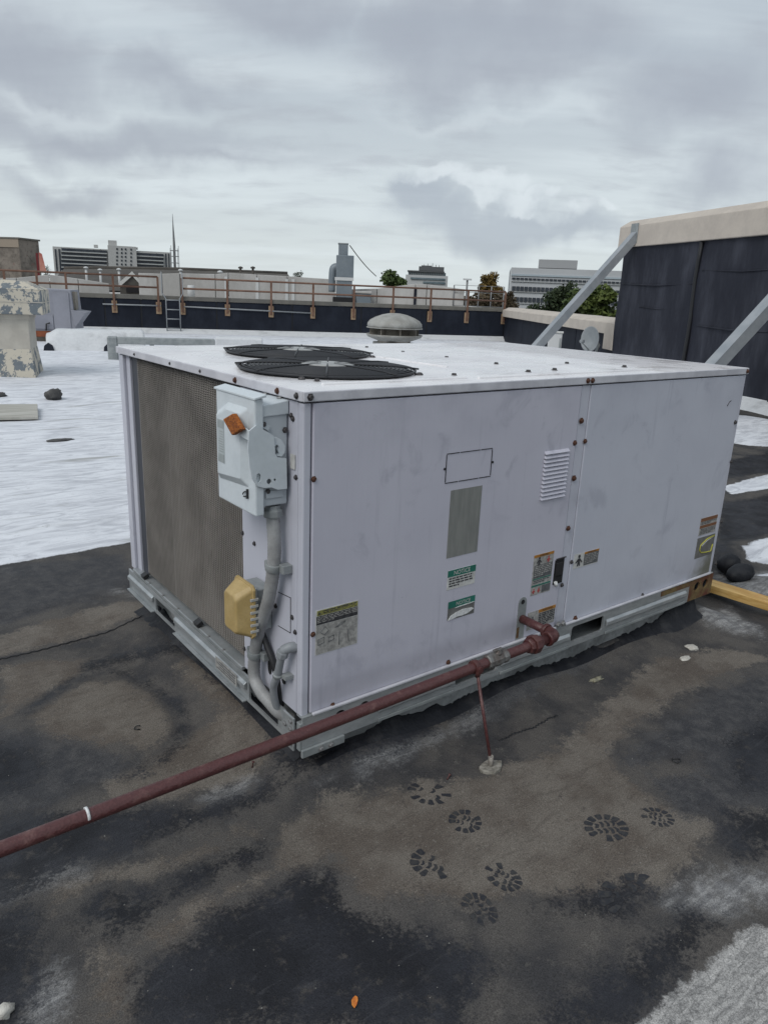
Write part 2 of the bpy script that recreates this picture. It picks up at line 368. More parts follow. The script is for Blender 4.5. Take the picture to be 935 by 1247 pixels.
# ------------------------------------------------------------------ the roof sheet, with stains and a painted ridge highlight as distance fields
L_, W_, Z0 = 2.22, 1.4467, .12       # unit length, width, height of the rail's foot
ZT = Z0+1.052                        # top of the unit
def sstep(a, b, x): t_ = np.clip((x-a)/(b-a), 0, 1); return t_*t_*(3-2*t_)
def gz(x, y):
    """height of the roof surface (numpy)"""
    x = np.asarray(x, float); y = np.asarray(y, float)
    z = .006*np.sin(1.7*x+.6*y)+.005*np.sin(2.9*y-1.1*x+1)+.003*np.sin(7.1*x+5*y)+.0025*np.sin(11*y-6*x+2)
    dx = np.maximum(np.maximum(.03-x, x-(L_-.03)), 0); dy = np.maximum(np.maximum(.03-y, y-(W_-.03)), 0)
    d = np.hypot(dx, dy)
    z = z+.05*sstep(.22, 0, d)*(.75+.25*np.sin(9*x+3*y))
    z = z+.010*sstep(-.02, .02, y-(1.66-.05*x))*(x < 2.6)*(y < 2.31)      # lap of the dark sheet
    # wrinkles beside the far end of the unit
    rg = np.exp(-((x-3.1)/.7)**2-((y-.4)/.7)**2); z = z+.03*rg*np.sin(13*(y+.5*x)+2*np.sin(3*x))
    # old patch edges in the foreground
    z = z+.006*sstep(-.015, .015, (y+.62)-(.42*(x-.2)))*sstep(1.2, .6, np.abs(x-.2))
    z = z+.02*sstep(2.2, 3.2, y)*np.sin(2.3*y+.4*np.sin(x))*sstep(30, 6, y)
    return z
def gz1(x, y): return float(gz(x, y))
def axis(dense0, dense1, step, lo, hi):
    a = list(np.arange(dense0, dense1, step)); s_ = step
    v = a[-1]
    while v < hi: s_ *= 1.12; v += s_; a.append(v)
    v = a[0]; s_ = step; pre = []
    while v > lo: s_ *= 1.12; v -= s_; pre.append(v)
    return np.array(pre[::-1]+a)
xs = axis(-1.3, 3.6, .022, -25, 32); ys = axis(-1.5, 2.6, .022, -22, 32)
X, Y = np.meshgrid(xs, ys, indexing='ij'); Xf, Yf = X.ravel(), Y.ravel(); Zf = gz(Xf, Yf)
def sdf(poly):
    """signed distance (m), positive inside; poly in photo pixels lying on the roof"""
    P = [(p.x, p.y) for p in (ground(*q) for q in poly)]
    d2 = np.full(Xf.shape, 1e9); ins = np.zeros(Xf.shape, bool)
    for (ax, ay), (bx, by) in zip(P, P[1:]+P[:1]):
        ex, ey = bx-ax, by-ay; wx, wy = Xf-ax, Yf-ay
        t_ = np.clip((wx*ex+wy*ey)/(ex*ex+ey*ey+1e-12), 0, 1)
        d2 = np.minimum(d2, (wx-ex*t_)**2+(wy-ey*t_)**2)
        cnd = ((ay > Yf) != (by > Yf)); xi = ax+(Yf-ay)*ex/(ey if abs(ey) > 1e-12 else 1e-12)
        ins ^= cnd & (Xf < xi)
    return np.clip(np.where(ins, 1, -1)*np.sqrt(d2), -2, 2)
def line(pts, wid):
    P = [(p.x, p.y) for p in (ground(*q) for q in pts)]; d2 = np.full(Xf.shape, 1e9)
    for (ax, ay), (bx, by) in zip(P[:-1], P[1:]):
        ex, ey = bx-ax, by-ay; wx, wy = Xf-ax, Yf-ay
        t_ = np.clip((wx*ex+wy*ey)/(ex*ex+ey*ey+1e-12), 0, 1); d2 = np.minimum(d2, (wx-ex*t_)**2+(wy-ey*t_)**2)
    return np.clip(wid-np.sqrt(d2), -2, 2)
def U_(*a): return np.maximum.reduce(a)
tan = U_(sdf([(38,871),(96,836),(154,829),(185,848),(212,886),(192,917),(146,909),(115,917),(58,909)]),
         sdf([(0,813),(50,802),(108,802),(108,821),(38,856),(0,875)]),
         sdf([(-30,790),(58,755),(154,736),(189,744),(185,752),(77,782),(-30,806)]),
         sdf([(480,965),(600,945),(690,905),(750,850),(800,800),(900,790),(935,800),(820,850),(745,905),(750,930),(790,965),(830,995),(860,1000),(850,1040),(800,1085),(720,1095),(640,1085),(590,1105),(500,1095),(440,1100),(400,1050),(330,1075),(280,1100),(225,1150),(150,1160),(210,1110),(330,1060),(335,1020),(380,985)]),
         sdf([(170,935),(230,900),(290,870),(330,900),(330,940),(230,970),(120,985),(130,955)]),
         sdf([(215,820),(260,800),(330,880),(300,890),(250,870)]),
         sdf([(60,1075),(200,1050),(300,1005),(320,1020),(220,1060),(120,1080),(70,1110)]),
         sdf([(120,1150),(160,1160),(170,1247),(110,1247)]))
hole = sdf([(805,912),(858,917),(848,938),(800,943)])
dark = U_(sdf([(880,900),(960,860),(960,960),(900,965)]),
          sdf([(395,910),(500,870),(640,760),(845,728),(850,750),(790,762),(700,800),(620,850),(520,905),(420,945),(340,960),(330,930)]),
          sdf([(-30,1000),(100,985),(240,985),(330,960),(400,945),(310,985),(200,1020),(100,1060),(-30,1120)]),
          sdf([(266,1107),(334,1088),(354,1063),(408,1058),(433,1102),(470,1120),(560,1150),(600,1180),(560,1260),(160,1260),(150,1190),(200,1170)]),
          sdf([(98,1122),(118,1083),(197,1092),(221,1063),(295,1033),(330,1028),(325,1053),(246,1083),(197,1112),(148,1156)]),
          sdf([(874,985),(960,990),(960,1045),(890,1035)]), sdf([(885,1030),(925,1025),(930,1055),(895,1055)]),
          sdf([(640,1255),(805,1134),(832,1102),(895,1123),(863,1155),(768,1255)]),
          sdf([(-30,895),(40,905),(60,930),(40,960),(-30,975)]),
          line([(38,865),(60,848),(110,818),(150,822),(192,840),(222,872),(222,905),(200,930),(165,945)], .022),
          line([(110,812),(150,802),(215,800)], .05), line([(230,800),(290,860),(340,905)], .035),
          sdf([(-30,1120),(40,1100),(45,1150),(60,1190),(20,1260),(-30,1260)]),
          sdf([(720,1075),(770,1065),(800,1090),(760,1120),(700,1110),(650,1100)]),
          sdf([(880,560),(960,545),(960,572),(880,582)]), sdf([(872,615),(960,595),(960,640),(900,660),(868,690)]))
mid = U_(np.minimum(sdf([(744,917),(800,890),(870,840),(960,800),(960,990),(880,991),(832,994),(790,960),(784,938),(757,933)]), -hole),
         sdf([(-30,879),(77,894),(115,902),(169,933),(131,948),(88,960),(81,979),(-30,987)]), sdf([(-30,700),(150,680),(165,700),(120,735),(40,752),(-30,775)]),
         sdf([(560,860),(660,800),(740,770),(760,790),(690,830),(600,880)]))
lite = U_(sdf([(768,1260),(905,1125),(960,1134),(960,1260)]))
grey = U_(sdf([(-20,1075),(49,1051),(108,1046),(98,1068),(30,1088),(-20,1110)]), sdf([(25,1206),(64,1181),(84,1215),(49,1260),(20,1245)]),
          sdf([(874,1060),(932,1055),(950,1092),(880,1118),(810,1102),(842,1076)]),
          line([(440,945),(552,893),(640,848),(720,805),(760,770)], .012), line([(255,975),(300,962)], .015),
          sdf([(845,748),(885,735),(930,772),(860,765)]), line([(60,1080),(200,1030),(330,985),(420,950)], -.03),  # long pale line: a ridge's highlight painted into the colour
          sdf([(870,690),(960,690),(960,735),(880,715)]), line([(1,700),(200,735)], .0))
white = U_(np.minimum(Yf-2.295, 3.2-Xf*0.75+0.22*(Yf-2.3)), np.minimum(Yf-4.6, 40-Xf),
           sdf([(893,505),(960,515),(960,549),(880,538)]), sdf([(878,592),(935,576),(960,572),(960,590),(890,602)]),
           sdf([(903,668),(940,652),(960,655),(960,684),(912,678)]), line([(935,698),(960,700)], .05))
nx, ny = X.shape
idx = np.arange(nx*ny).reshape(nx, ny)
fcs = np.stack([idx[:-1, :-1], idx[1:, :-1], idx[1:, 1:], idx[:-1, 1:]], -1).reshape(-1, 4)
me = bpy.data.meshes.new('roof'); nv = nx*ny
me.vertices.add(nv); me.vertices.foreach_set('co', np.stack([Xf, Yf, Zf], 1).ravel())
me.loops.add(len(fcs)*4); me.loops.foreach_set('vertex_index', fcs.ravel().astype(np.int32))
me.polygons.add(len(fcs)); me.polygons.foreach_set('loop_start', (np.arange(len(fcs))*4).astype(np.int32))
me.update(calc_edges=True); me.validate()
me.polygons.foreach_set('use_smooth', [True]*len(me.polygons))
for nm, arr in (('tan', tan), ('dark', dark), ('lite', lite), ('mid', mid), ('grey', grey), ('white', white)):
    a = me.attributes.new(nm, 'FLOAT', 'POINT'); a.data.foreach_set('value', arr.astype(np.float32))
def roof_mat():
    m_ = bpy.data.materials.new('roof_membrane'); m_.use_nodes = True; tr = m_.node_tree; Q = NT(tr); b = tr.nodes['Principled BSDF']
    co = Q.n('ShaderNodeTexCoord').outputs['Object']
    N1 = Q.noise(co, 4.5, 5, .6); N2 = Q.noise(co, 19, 6, .72); N3 = Q.noise(co, 120, 4, .68); N4 = Q.noise(co, 330, 2, .7)
    n1 = Q.math('SUBTRACT', N1, .5); n2 = Q.math('SUBTRACT', N2, .5); n3 = Q.math('SUBTRACT', N3, .5)
    def att(nm): return Q.n('ShaderNodeAttribute', attribute_name=nm).outputs['Fac']
    def msk(nm, a1, a2, a3, w0, w1):
        v = Q.math('MULTIPLY_ADD', n1, a1, att(nm)); v = Q.math('MULTIPLY_ADD', n2, a2, v); v = Q.math('MULTIPLY_ADD', n3, a3, v)
        return Q.mapr(v, w0, w1)
    brush = Q.noise(Q.scalev(co, (9, 40, 1)), 1., 4, .65, .8)
    base = Q.mix(Q.mapr(N1, .36, .64), (.086, .079, .073, 1), (.042, .041, .043, 1))
    base = Q.mix(Q.mapr(N2, .56, .68, 0, .55), base, (.125, .117, .106, 1))
    mt_ = msk('tan', .17, .16, .10, -.022, .028)
    tn = Q.mix(Q.mapr(N1, .38, .62), (.098, .082, .069, 1), (.145, .128, .110, 1))
    tn = Q.mix(Q.mapr(N2, .40, .30, 0, .6), tn, (.052, .046, .042, 1))
    tn = Q.mix(Q.mapr(N3, .57, .68, 0, .6), tn, (.20, .185, .165, 1))
    tn = Q.mix(Q.mapr(brush, .50, .70, 0, .35), tn, (.060, .050, .044, 1))
    c = Q.mix(mt_, base, tn)
    mg = msk('grey', .10, .12, .07, -.045, .045)
    gr = Q.mix(Q.mapr(brush, .35, .65), (.15, .15, .155, 1), (.31, .308, .305, 1))
    c = Q.mix(Q.math('MULTIPLY', mg, Q.mapr(N2, .34, .60, .42, .9)), c, gr)
    mm = msk('mid', .14, .20, .15, -.025, .04)
    c = Q.mix(Q.math('MULTIPLY', mm, .9), c, Q.mix(Q.mapr(N2, .36, .66), (.034, .035, .040, 1), (.072, .071, .073, 1)))
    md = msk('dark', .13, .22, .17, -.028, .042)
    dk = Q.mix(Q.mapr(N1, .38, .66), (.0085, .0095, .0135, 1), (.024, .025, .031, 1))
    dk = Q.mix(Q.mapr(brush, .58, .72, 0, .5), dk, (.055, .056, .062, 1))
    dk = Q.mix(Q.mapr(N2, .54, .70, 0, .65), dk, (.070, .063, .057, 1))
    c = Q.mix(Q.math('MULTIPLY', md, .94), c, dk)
    ml = msk('lite', .06, .08, .03, -.008, .010)
    vor = Q.n('ShaderNodeTexVoronoi', feature='DISTANCE_TO_EDGE'); vor.inputs['Scale'].default_value = 34; tr.links.new(co, vor.inputs['Vector'])
    crk = Q.mapr(Q.math('MULTIPLY_ADD', n2, .25, vor.outputs[0]), .0, .05, .35, 0.)
    lt = Q.mix(Q.mapr(Q.noise(Q.scalev(co, (14, 60, 1)), 1., 6, .72, .9), .32, .68), (.20, .197, .193, 1), (.43, .42, .405, 1))
    lt = Q.mix(crk, lt, (.05, .05, .05, 1)); lt = Q.mix(Q.mapr(N2, .56, .70, 0, .5), lt, (.12, .118, .115, 1))
    c = Q.mix(ml, c, lt)
    mw = msk('white', .07, .06, .03, -.010, .010)
    rip = Q.noise(Q.scalev(co, (2.1, 7.5, 1)), 1.5, 6, .62, 1.1); big = Q.noise(Q.scalev(co, (.35, 2.4, 1)), 1.4, 5, .65, .4)
    wh = Q.mix(Q.mapr(rip, .32, .62), (.50, .515, .555, 1), (.74, .76, .80, 1))
    wh = Q.mix(Q.mapr(big, .58, .68, 0, .75), wh, (.30, .30, .29, 1))
    wh = Q.mix(Q.mapr(Q.math('ADD', rip, n2), .66, .80, 0, .5), wh, (.36, .37, .38, 1))
    c = Q.mix(mw, c, wh)
    gn = Q.n('ShaderNodeCombineColor'); gv_ = Q.mapr(N4, .28, .72, .5, 1.5, False); [tr.links.new(gv_, gn.inputs[i]) for i in range(3)]
    c = Q.mix(Q.math('SUBTRACT', 1., mw), c, Q.mix(1., c, gn.outputs[0], 'MULTIPLY'))
    spk = Q.mapr(N3, .74, .78, 0, .5); c = Q.mix(spk, c, (.34, .33, .32, 1))
    tr.links.new(c, b.inputs['Base Color'])
    ro = Q.math('SUBTRACT', Q.mapr(N2, .3, .7, .70, .9), Q.math('MULTIPLY', md, Q.mapr(N1, .38, .62, .10, .34)))
    tr.links.new(ro, b.inputs['Roughness']); b.inputs['Specular IOR Level'].default_value = .28
    h = Q.math('ADD', Q.math('MULTIPLY', N3, .30), Q.math('ADD', Q.math('MULTIPLY', N2, .5), Q.math('MULTIPLY', brush, .3)))
    h = Q.math('ADD', h, Q.math('MULTIPLY', Q.math('MULTIPLY', rip, Q.mapr(att('white'), -.02, .02)), 2.2))
    bn = Q.n('ShaderNodeBump'); bn.inputs['Strength'].default_value = .55; bn.inputs['Distance'].default_value = .012
    tr.links.new(h, bn.inputs['Height']); tr.links.new(bn.outputs[0], b.inputs['Normal'])
    return m_
M['roof'] = roof_mat()
roof = struct('roof', me, M['roof'])

# city ground far below
gd = MB(); gd.add([(-4000, -4000, -9), (4000, -4000, -9), (4000, 4000, -9), (-4000, 4000, -9)], [(0, 1, 2, 3)])
struct('ground', gd, mat('city_ground', (.06, .065, .055, 1), .9, col2=(.09, .088, .08, 1), nscale=.02))

M['tarline'] = mat('black_lap_seam', (.012, .0125, .015, 1), .7)
for pts, r_ in (([(-25, 810), (40, 795), (100, 778), (160, 763), (197, 751)], .004), ([(608, 906), (628, 896), (650, 889), (668, 878), (680, 874)], .0028)):
    P = [ground(*p) for p in pts]; Q2 = []
    for p, q in zip(P[:-1], P[1:]): Q2 += [p+(q-p)*(k/14) for k in range(14)]
    mb = MB(); mb.tube([(p.x+.004*math.sin(k*1.7), p.y+.004*math.sin(k*2.3+1), gz1(p.x, p.y)+.0005) for k, p in enumerate(Q2)], r_, 6); part('lap_seam', mb, 'tarline', roof)
# boot prints pressed in tar onto the dirty sheet: parts of the roof
M['print'] = mat('tarry_boot_print', (.016, .017, .022, 1), .6, col2=(.035, .034, .034, 1), nscale=60, nlo=.45, nhi=.6)
def boot_print(px, py, dx, dy, ln, wd, keep, seed):
    ln, wd = ln*1.08, wd*1.05; rnd = random.Random(seed); c = ground(px, py); q = ground(px+dx, py+dy); a = (q-c); a.z = 0; a.normalize(); b_ = Vector((-a.y, a.x, 0)); mb = MB()
    def lug(pts):
        P = [c+a*(uu*ln/2+rnd.uniform(-.0012, .0012))+b_*(vv*wd/2+rnd.uniform(-.0012, .0012)) for uu, vv in pts]
        mb.prism([(p.x, p.y, gz1(p.x, p.y)+.0002) for p in P], (0, 0, .0007))
    nk = 13; worn = rnd.uniform(0, 6.28)
    for k in range(nk):                       # ring of edge lugs
        if rnd.random() > keep+.25*math.cos(k/nk*6.28-worn): continue
        a0 = 2*math.pi*k/nk; a1 = a0+2*math.pi/nk*rnd.uniform(.62, .80); r0 = rnd.uniform(.60, .68); am = (a0+a1)/2
        lug([(r0*math.cos(a0), r0*math.sin(a0)), (math.cos(a0), math.sin(a0)), (1.03*math.cos(am), 1.03*math.sin(am)), (math.cos(a1), math.sin(a1)), (r0*math.cos(a1), r0*math.sin(a1)), (r0*.93*math.cos(am), r0*.93*math.sin(am))])
    for k in range(4):                        # two columns of inner chevron lugs
        for sd_ in (-1, 1):
            if rnd.random() > keep: continue
            u = -.50+k*.27; q = rnd.uniform(.12, .17)
            lug([(u, sd_*.05), (u+.09, sd_*.25), (u+.03, sd_*(.50-.25*abs(u))), (u+.03+q*.9, sd_*(.48-.25*abs(u))), (u+.09+q, sd_*.25), (u+q, sd_*.05)])
    part('boot_print', mb, 'print', roof)
for i, a in enumerate([(738, 1008, 30, -3, .115, .10, .93, 1), (800, 997, 20, 6, .085, .075, .85, 2), (566, 1003, 20, 6, .085, .085, .7, 3), (522, 969, 28, 6, .12, .09, .6, 4),
                       (527, 1052, 30, 10, .11, .10, .68, 5), (613, 1067, 20, 8, .09, .075, .8, 6), (584, 1106, 12, 12, .09, .075, .75, 7), (770, 1088, 30, -10, .17, .12, .55, 8)]): boot_print(*a)

# ------------------------------------------------------------------ the packaged rooftop unit
unit = thing('rooftop_unit', 'large lavender grey packaged rooftop air conditioner on a low curb', 'air conditioner', (L_/2, W_/2, Z0))
ZP = .228            # panels' foot
ZC = ZT-.030         # under the cover's lip
core = MB(); core.box(.06, L_-.02, .02, W_-.02, Z0+.08, ZC-.002); part('inner_casing', core, 'black', unit)
pn = MB(); pn.box(.026, 1.108, -.004, .016, ZP, ZC-.004); part('condenser_panel', pn, 'panel', unit, .003)
pn = MB(); pn.box(1.160, 2.196, -.004, .016, ZP, ZC-.004); part('access_door', pn, 'door', unit, .003)
pn = MB(); pn.box(1.111, 1.157, -.001, .012, ZP+.004, ZC-.004); part('mullion', pn, 'post', unit, .001)
pn = MB(); pn.box(2.200, L_+.002, -.001, .03, ZP-.01, ZC-.004); part('corner_post', pn, 'post', unit, .002)
pn = MB(); pn.box(L_-.018, L_, .032, W_, ZP, ZC-.004); part('end_panel', pn, 'post', unit, .002)
pn = MB(); pn.box(.07, L_, W_-.016, W_, ZP, ZC-.004); part('back_panel', pn, 'post', unit, .002)
pn = MB(); pn.box(-.002, .022, 0., .028, ZP-.012, ZC-.004); part('corner_post', pn, 'post', unit, .004)
pn = MB(); pn.box(0.0, .014, .031, .362, ZP-.008, ZC-.004); part('control_panel', pn, 'post', unit, .002)
# far post of the coil end, folded from three flanges
pn = MB(); pn.box(0, .03, 1.40, W_, ZP-.01, ZC-.004); pn.box(.012, .03, 1.355, 1.397, ZP-.01, ZC-.004); part('corner_post', pn, 'post', unit, .003)
pn = MB(); pn.box(.02, .05, 1.29, 1.352, ZP-.005, ZC-.004); part('coil_end_plate', pn, mat('dark_blue_plate', (.04, .043, .055, 1), .6), unit, .003)
# panel foot lips
for x0, x1 in ((.03, 1.105), (1.162, 2.194)):
    lp = MB(); lp.box(x0, x1, -.016, -.005, ZP-.004, ZP+.004); part('panel_lip', lp, 'trim', unit, .002)
# coil
cb = MB(); cb.box(.045, .055, .364, 1.29, ZP+.01, ZC-.006); part('coil_core', cb, 'coilback', unit)
cf = MB(); nfin = 120
for i in range(nfin):
    z = ZP+.012+(ZC-ZP-.03)*i/(nfin-1)
    o_ = len(cf.v); K = 34
    for k in range(K+1):
        y = .364+(1.288-.364)*k/K; dz = .0009*math.sin(k*1.9+i*.7)+.0008*math.sin(i*12.9898+k*4.1)
        cf.v += [(.018, y, z+dz), (.040, y, z+.0035+dz), (.040, y, z+.0062+dz), (.018, y, z+.0036+dz)]
    for k in range(K):
        a = o_+4*k
        cf.f += [(a+3, a+7, a+4, a), (a+2, a+6, a+7, a+3), (a, a+4, a+5, a+1)]; cf.sm += [False]*3
o = part('coil_fins', cf, 'coil', unit); o['kind'] = 'stuff'
cw = MB()
for i in range(66):
    y = .372+.0138*i; cw.box(.0155, .0175, y, y+.0018, ZP+.012, ZC-.008)
o = part('coil_guard_wires', cw, 'coil', unit); o['kind'] = 'stuff'
# tray under the coil
tr_ = MB(); tr_.box(-.012, .05, .36, 1.40, ZP-.016, ZP-.002); part('coil_tray', tr_, 'galv', unit, .002)
for y in (1.245, .70):
    bx = MB(); bx.obox((-.014, y, ZP-.004), (0, .035, 0), (.022, 0, .012), (-.006, 0, .016)); part('tray_clip', bx, 'blackpl', unit, .001)
# top cover with lip, crowned
tc = MB()
E_ = .006
def topz(x, y): return ZT+.004*math.sin(math.pi*min(max(x/L_, 0), 1))*math.sin(math.pi*min(max(y/W_, 0), 1))+.0015*math.sin(3*x+5*y)*(1 if .05 < x < L_-.05 and .05 < y < W_-.05 else 0)
nxg, nyg = 40, 28; o_ = len(tc.v)
for i in range(nxg+1):
    for j in range(nyg+1):
        x = -E_+(L_+2*E_)*i/nxg; y = -E_+(W_+2*E_)*j/nyg; tc.v.append((x, y, topz(x, y) if 0 < i < nxg and 0 < j < nyg else ZT-.004))
for i in range(nxg):
    for j in range(nyg):
        a = o_+i*(nyg+1)+j; tc.f.append((a, a+nyg+1, a+nyg+2, a+1)); tc.sm.append(True)
top = part('top_cover', tc, 'top', unit)
for (x0, x1, y0, y1) in ((-E_-.001, L_+E_+.001, -E_-.002, -E_+.004), (-E_-.002, -E_+.004, -E_+.0045, W_+E_), (L_+E_-.004, L_+E_+.002, -E_+.0045, W_+E_), (-E_+.005, L_+E_-.005, W_+E_-.004, W_+E_+.002)):
    lp = MB(); lp.box(x0, x1, y0, y1, ZC, ZT-.003); part('cover_lip', lp, 'trim', unit, .003)
# raised ridges on the cover
def ridge(x0, y0, x1, y1, wd=.012):
    a = Vector((x1-x0, y1-y0, 0)); l = a.length; a.normalize(); n = Vector((-a.y, a.x, 0)); mb = MB(); o2 = Vector((x0, y0, ZT-.004))-n*wd/2
    mb.obox(o2, a*l, n*wd, (0, 0, .0105)); part('cover_ridge', mb, 'top', unit, .003)
ridge(.10, .075, .62, .06); ridge(.66, .05, 1.6, .05); ridge(.75, 1.30, .80, .35)
# fans: venturi, guard rings, blades, motor
for fx, fy in ((.325, .395), (.545, .945)):
    R = .282; zf = ZT+.006
    vd = MB(); vd.lathe([(R-.004, 0), (R-.004, .0025)], (fx, fy, ZT+.0030), seg=48); part('fan_opening', vd, 'black', unit)
    bl = MB()
    for k in range(4):
        a0 = k*math.pi/2+.4
        pts = []
        for s_ in range(7):
            a = a0+s_*.16; pts.append((fx+math.cos(a)*R*.9, fy+math.sin(a)*R*.9, ZT+.0065+.0004*s_))
        for s_ in range(6, -1, -1):
            a = a0+s_*.13; pts.append((fx+math.cos(a)*.07, fy+math.sin(a)*.07, ZT+.0065+.0004*s_))
        bl.prism(pts, (0, 0, .0015))
    part('fan_blades', bl, 'blade', unit)
    g = MB(); nr = 17
    for k in range(nr):
        r_ = .075+(R-.075)*k/(nr-1); h = .009*math.sqrt(max(0, 1-(r_/(R+.01))**2))+.004
        if k == nr-1: h = .004
        n_ = 56; g.tube([(fx+r_*math.cos(2*math.pi*q/n_), fy+r_*math.sin(2*math.pi*q/n_), zf+h) for q in range(n_+1)], .0026 if k < nr-1 else .004, 5, False)
    gr_ = part('fan_guard_rings', g, 'wire', unit)
    for k in range(8):
        a = k*math.pi/4+.2; g = MB()
        g.tube([(fx+math.cos(a)*r_, fy+math.sin(a)*r_, zf+.009*math.sqrt(max(0, 1-(r_/(R+.01))**2))+.0075) for r_ in (.03, .09, .15, .2, .24, R+.012)], .003, 5)
        part('fan_guard_spoke', g, 'wire', unit)
    mp = MB(); mp.lathe([(.085, 0), (.085, .003), (.07, .005), (.0, .006)], (fx, fy, zf+.0125), seg=28); part('motor_plate', mp, mat('motor_plate_%d' % (fx*100), (.42, .42, .41, 1), .4, .3, col2=(.3, .3, .29, 1), nscale=20), unit)
    for k in range(4):
        a = k*math.pi/2+.75; tb = MB(); cx_, cy_ = fx+math.cos(a)*(R+.016), fy+math.sin(a)*(R+.016)
        tb.lathe([(.011, 0), (.011, .006), (.006, .011), (0, .012)], (cx_, cy_, ZT-.001), seg=8); part('guard_clip', tb, 'dkscrew', unit)
# base rails: plates with real openings
def circ(cx_, cz_, r_, n_=16): return [(cx_+r_*math.cos(2*math.pi*k/n_), cz_+r_*math.sin(2*math.pi*k/n_)) for k in range(n_)]
def slot(x0, x1, z0, z1, r_=.012):
    o2 = []
    for cx_, cz_, a0 in ((x1-r_, z1-r_, 0), (x0+r_, z1-r_, 90), (x0+r_, z0+r_, 180), (x1-r_, z0+r_, 270)):
        o2 += [(cx_+r_*math.cos(math.radians(a0+d)), cz_+r_*math.sin(math.radians(a0+d))) for d in (0, 30, 60, 90)]
    return o2
s1a = RF(709, 752); s1b = RF(747, 768)
holes = [slot(1.205, 1.405, Z0+.022, Z0+.086), slot(.60, .80, Z0+.022, Z0+.086), circ(.128, Z0+.068, .021), circ(.218, Z0+.068, .021)]
to3 = lambda l: [(p[0], -.012, p[1]) for p in l]
rl = MB(); rl.plate(to3([(-.004, Z0), (2.03, Z0), (2.03, ZP-.005), (-.004, ZP-.005)]), [to3(h) for h in holes], (0, .008, 0)); part('base_rail', rl, 'galv', unit)
rl = MB(); rl.box(-.004, L_, -.012, .02, ZP-.0045, ZP-.001); rl.box(-.004, L_, -.004, .045, Z0-.003, Z0); part('rail_flange', rl, 'galv_dull', unit)
for x0, x1 in ((.27, .59), (.815, 1.19), (1.42, 2.0)):
    rb = MB(); rb.prism([(x0, -.013, Z0+.030), (x0, -.022, Z0+.040), (x0, -.022, Z0+.056), (x0, -.013, Z0+.066)], (x1-x0, 0, 0)); part('rail_rib', rb, 'galv', unit, .002)
    rb = MB(); rb.box(x0, x1, -.018, -.0125, Z0+.001, Z0+.012); part('rail_hem', rb, 'galv_dull', unit, .001)
re_ = MB(); re_.plate(to3([(2.032, Z0), (L_+.006, Z0), (L_+.006, ZP-.005), (2.032, ZP-.005)]), [to3(circ(2.095, Z0+.062, .022)), to3(circ(2.165, Z0+.062, .022))], (0, .008, 0)); part('rail_end', re_, 'rust', unit, label='rusty brown end of the base rail with two holes')
rl = MB(); rl.box(1.80, 2.031, -.0135, -.0125, ZP-.030, ZP-.006); part('rust_streak', rl, 'rust', unit)
rl = MB(); rl.box(L_-.004, L_+.005, -.003, W_, Z0, ZP-.006); part('base_rail', rl, 'galv_dull', unit)
# left rail
toL = lambda l: [(-.014, p[0], p[1]) for p in l]
rl = MB(); rl.plate(toL([(.075, Z0), (W_, Z0), (W_, ZP-.018), (.075, ZP-.018)]), [toL(slot(.93, 1.13, Z0+.010, Z0+.068, .006)), toL(slot(.115, .305, Z0+.012, Z0+.088, .006))], (.007, 0, 0)); part('base_rail', rl, 'galv', unit)
for y0, y1 in ((1.145, W_-.01), (.32, .915)):
    rb = MB(); rb.prism([(-.0145, y0, Z0+.040), (-.025, y0, Z0+.046), (-.025, y0, Z0+.062), (-.0145, y0, Z0+.070)], (0, y1-y0, 0)); part('rail_rib', rb, 'galv', unit, .002)
    rb = MB(); rb.box(-.030, -.0145, y0, y1, Z0-.001, Z0+.004); part('rail_hem', rb, 'galv', unit, .001)
st = MB(); st.box(-.0265, -.0255, .37, .53, Z0+.030, Z0+.074); o = part('rail_sticker', st, 'dirtywhite', unit)
tl = MB()
for k in range(4): tl.box(-.0272, -.0266, .38, .52-.02*(k % 2), Z0+.036+k*.009, Z0+.040+k*.009)
part('text_lines', tl, 'inkgrey', o)
# corner bracket with bolts
bk = MB(); bk.box(-.021, -.0145, .012, .072, Z0-.012, Z0+.098); part('corner_bracket', bk, 'galv', unit, .002)
bk = MB(); bk.box(-.012, .018, -.010, .010, Z0-.004, ZP-.02); part('corner_bracket', bk, 'galv_dull', unit, .002)
bk = MB(); bk.box(-.01, .14, -.022, -.0125, Z0-.022, Z0+.004); part('corner_foot', bk, 'galv_dull', unit, .002)
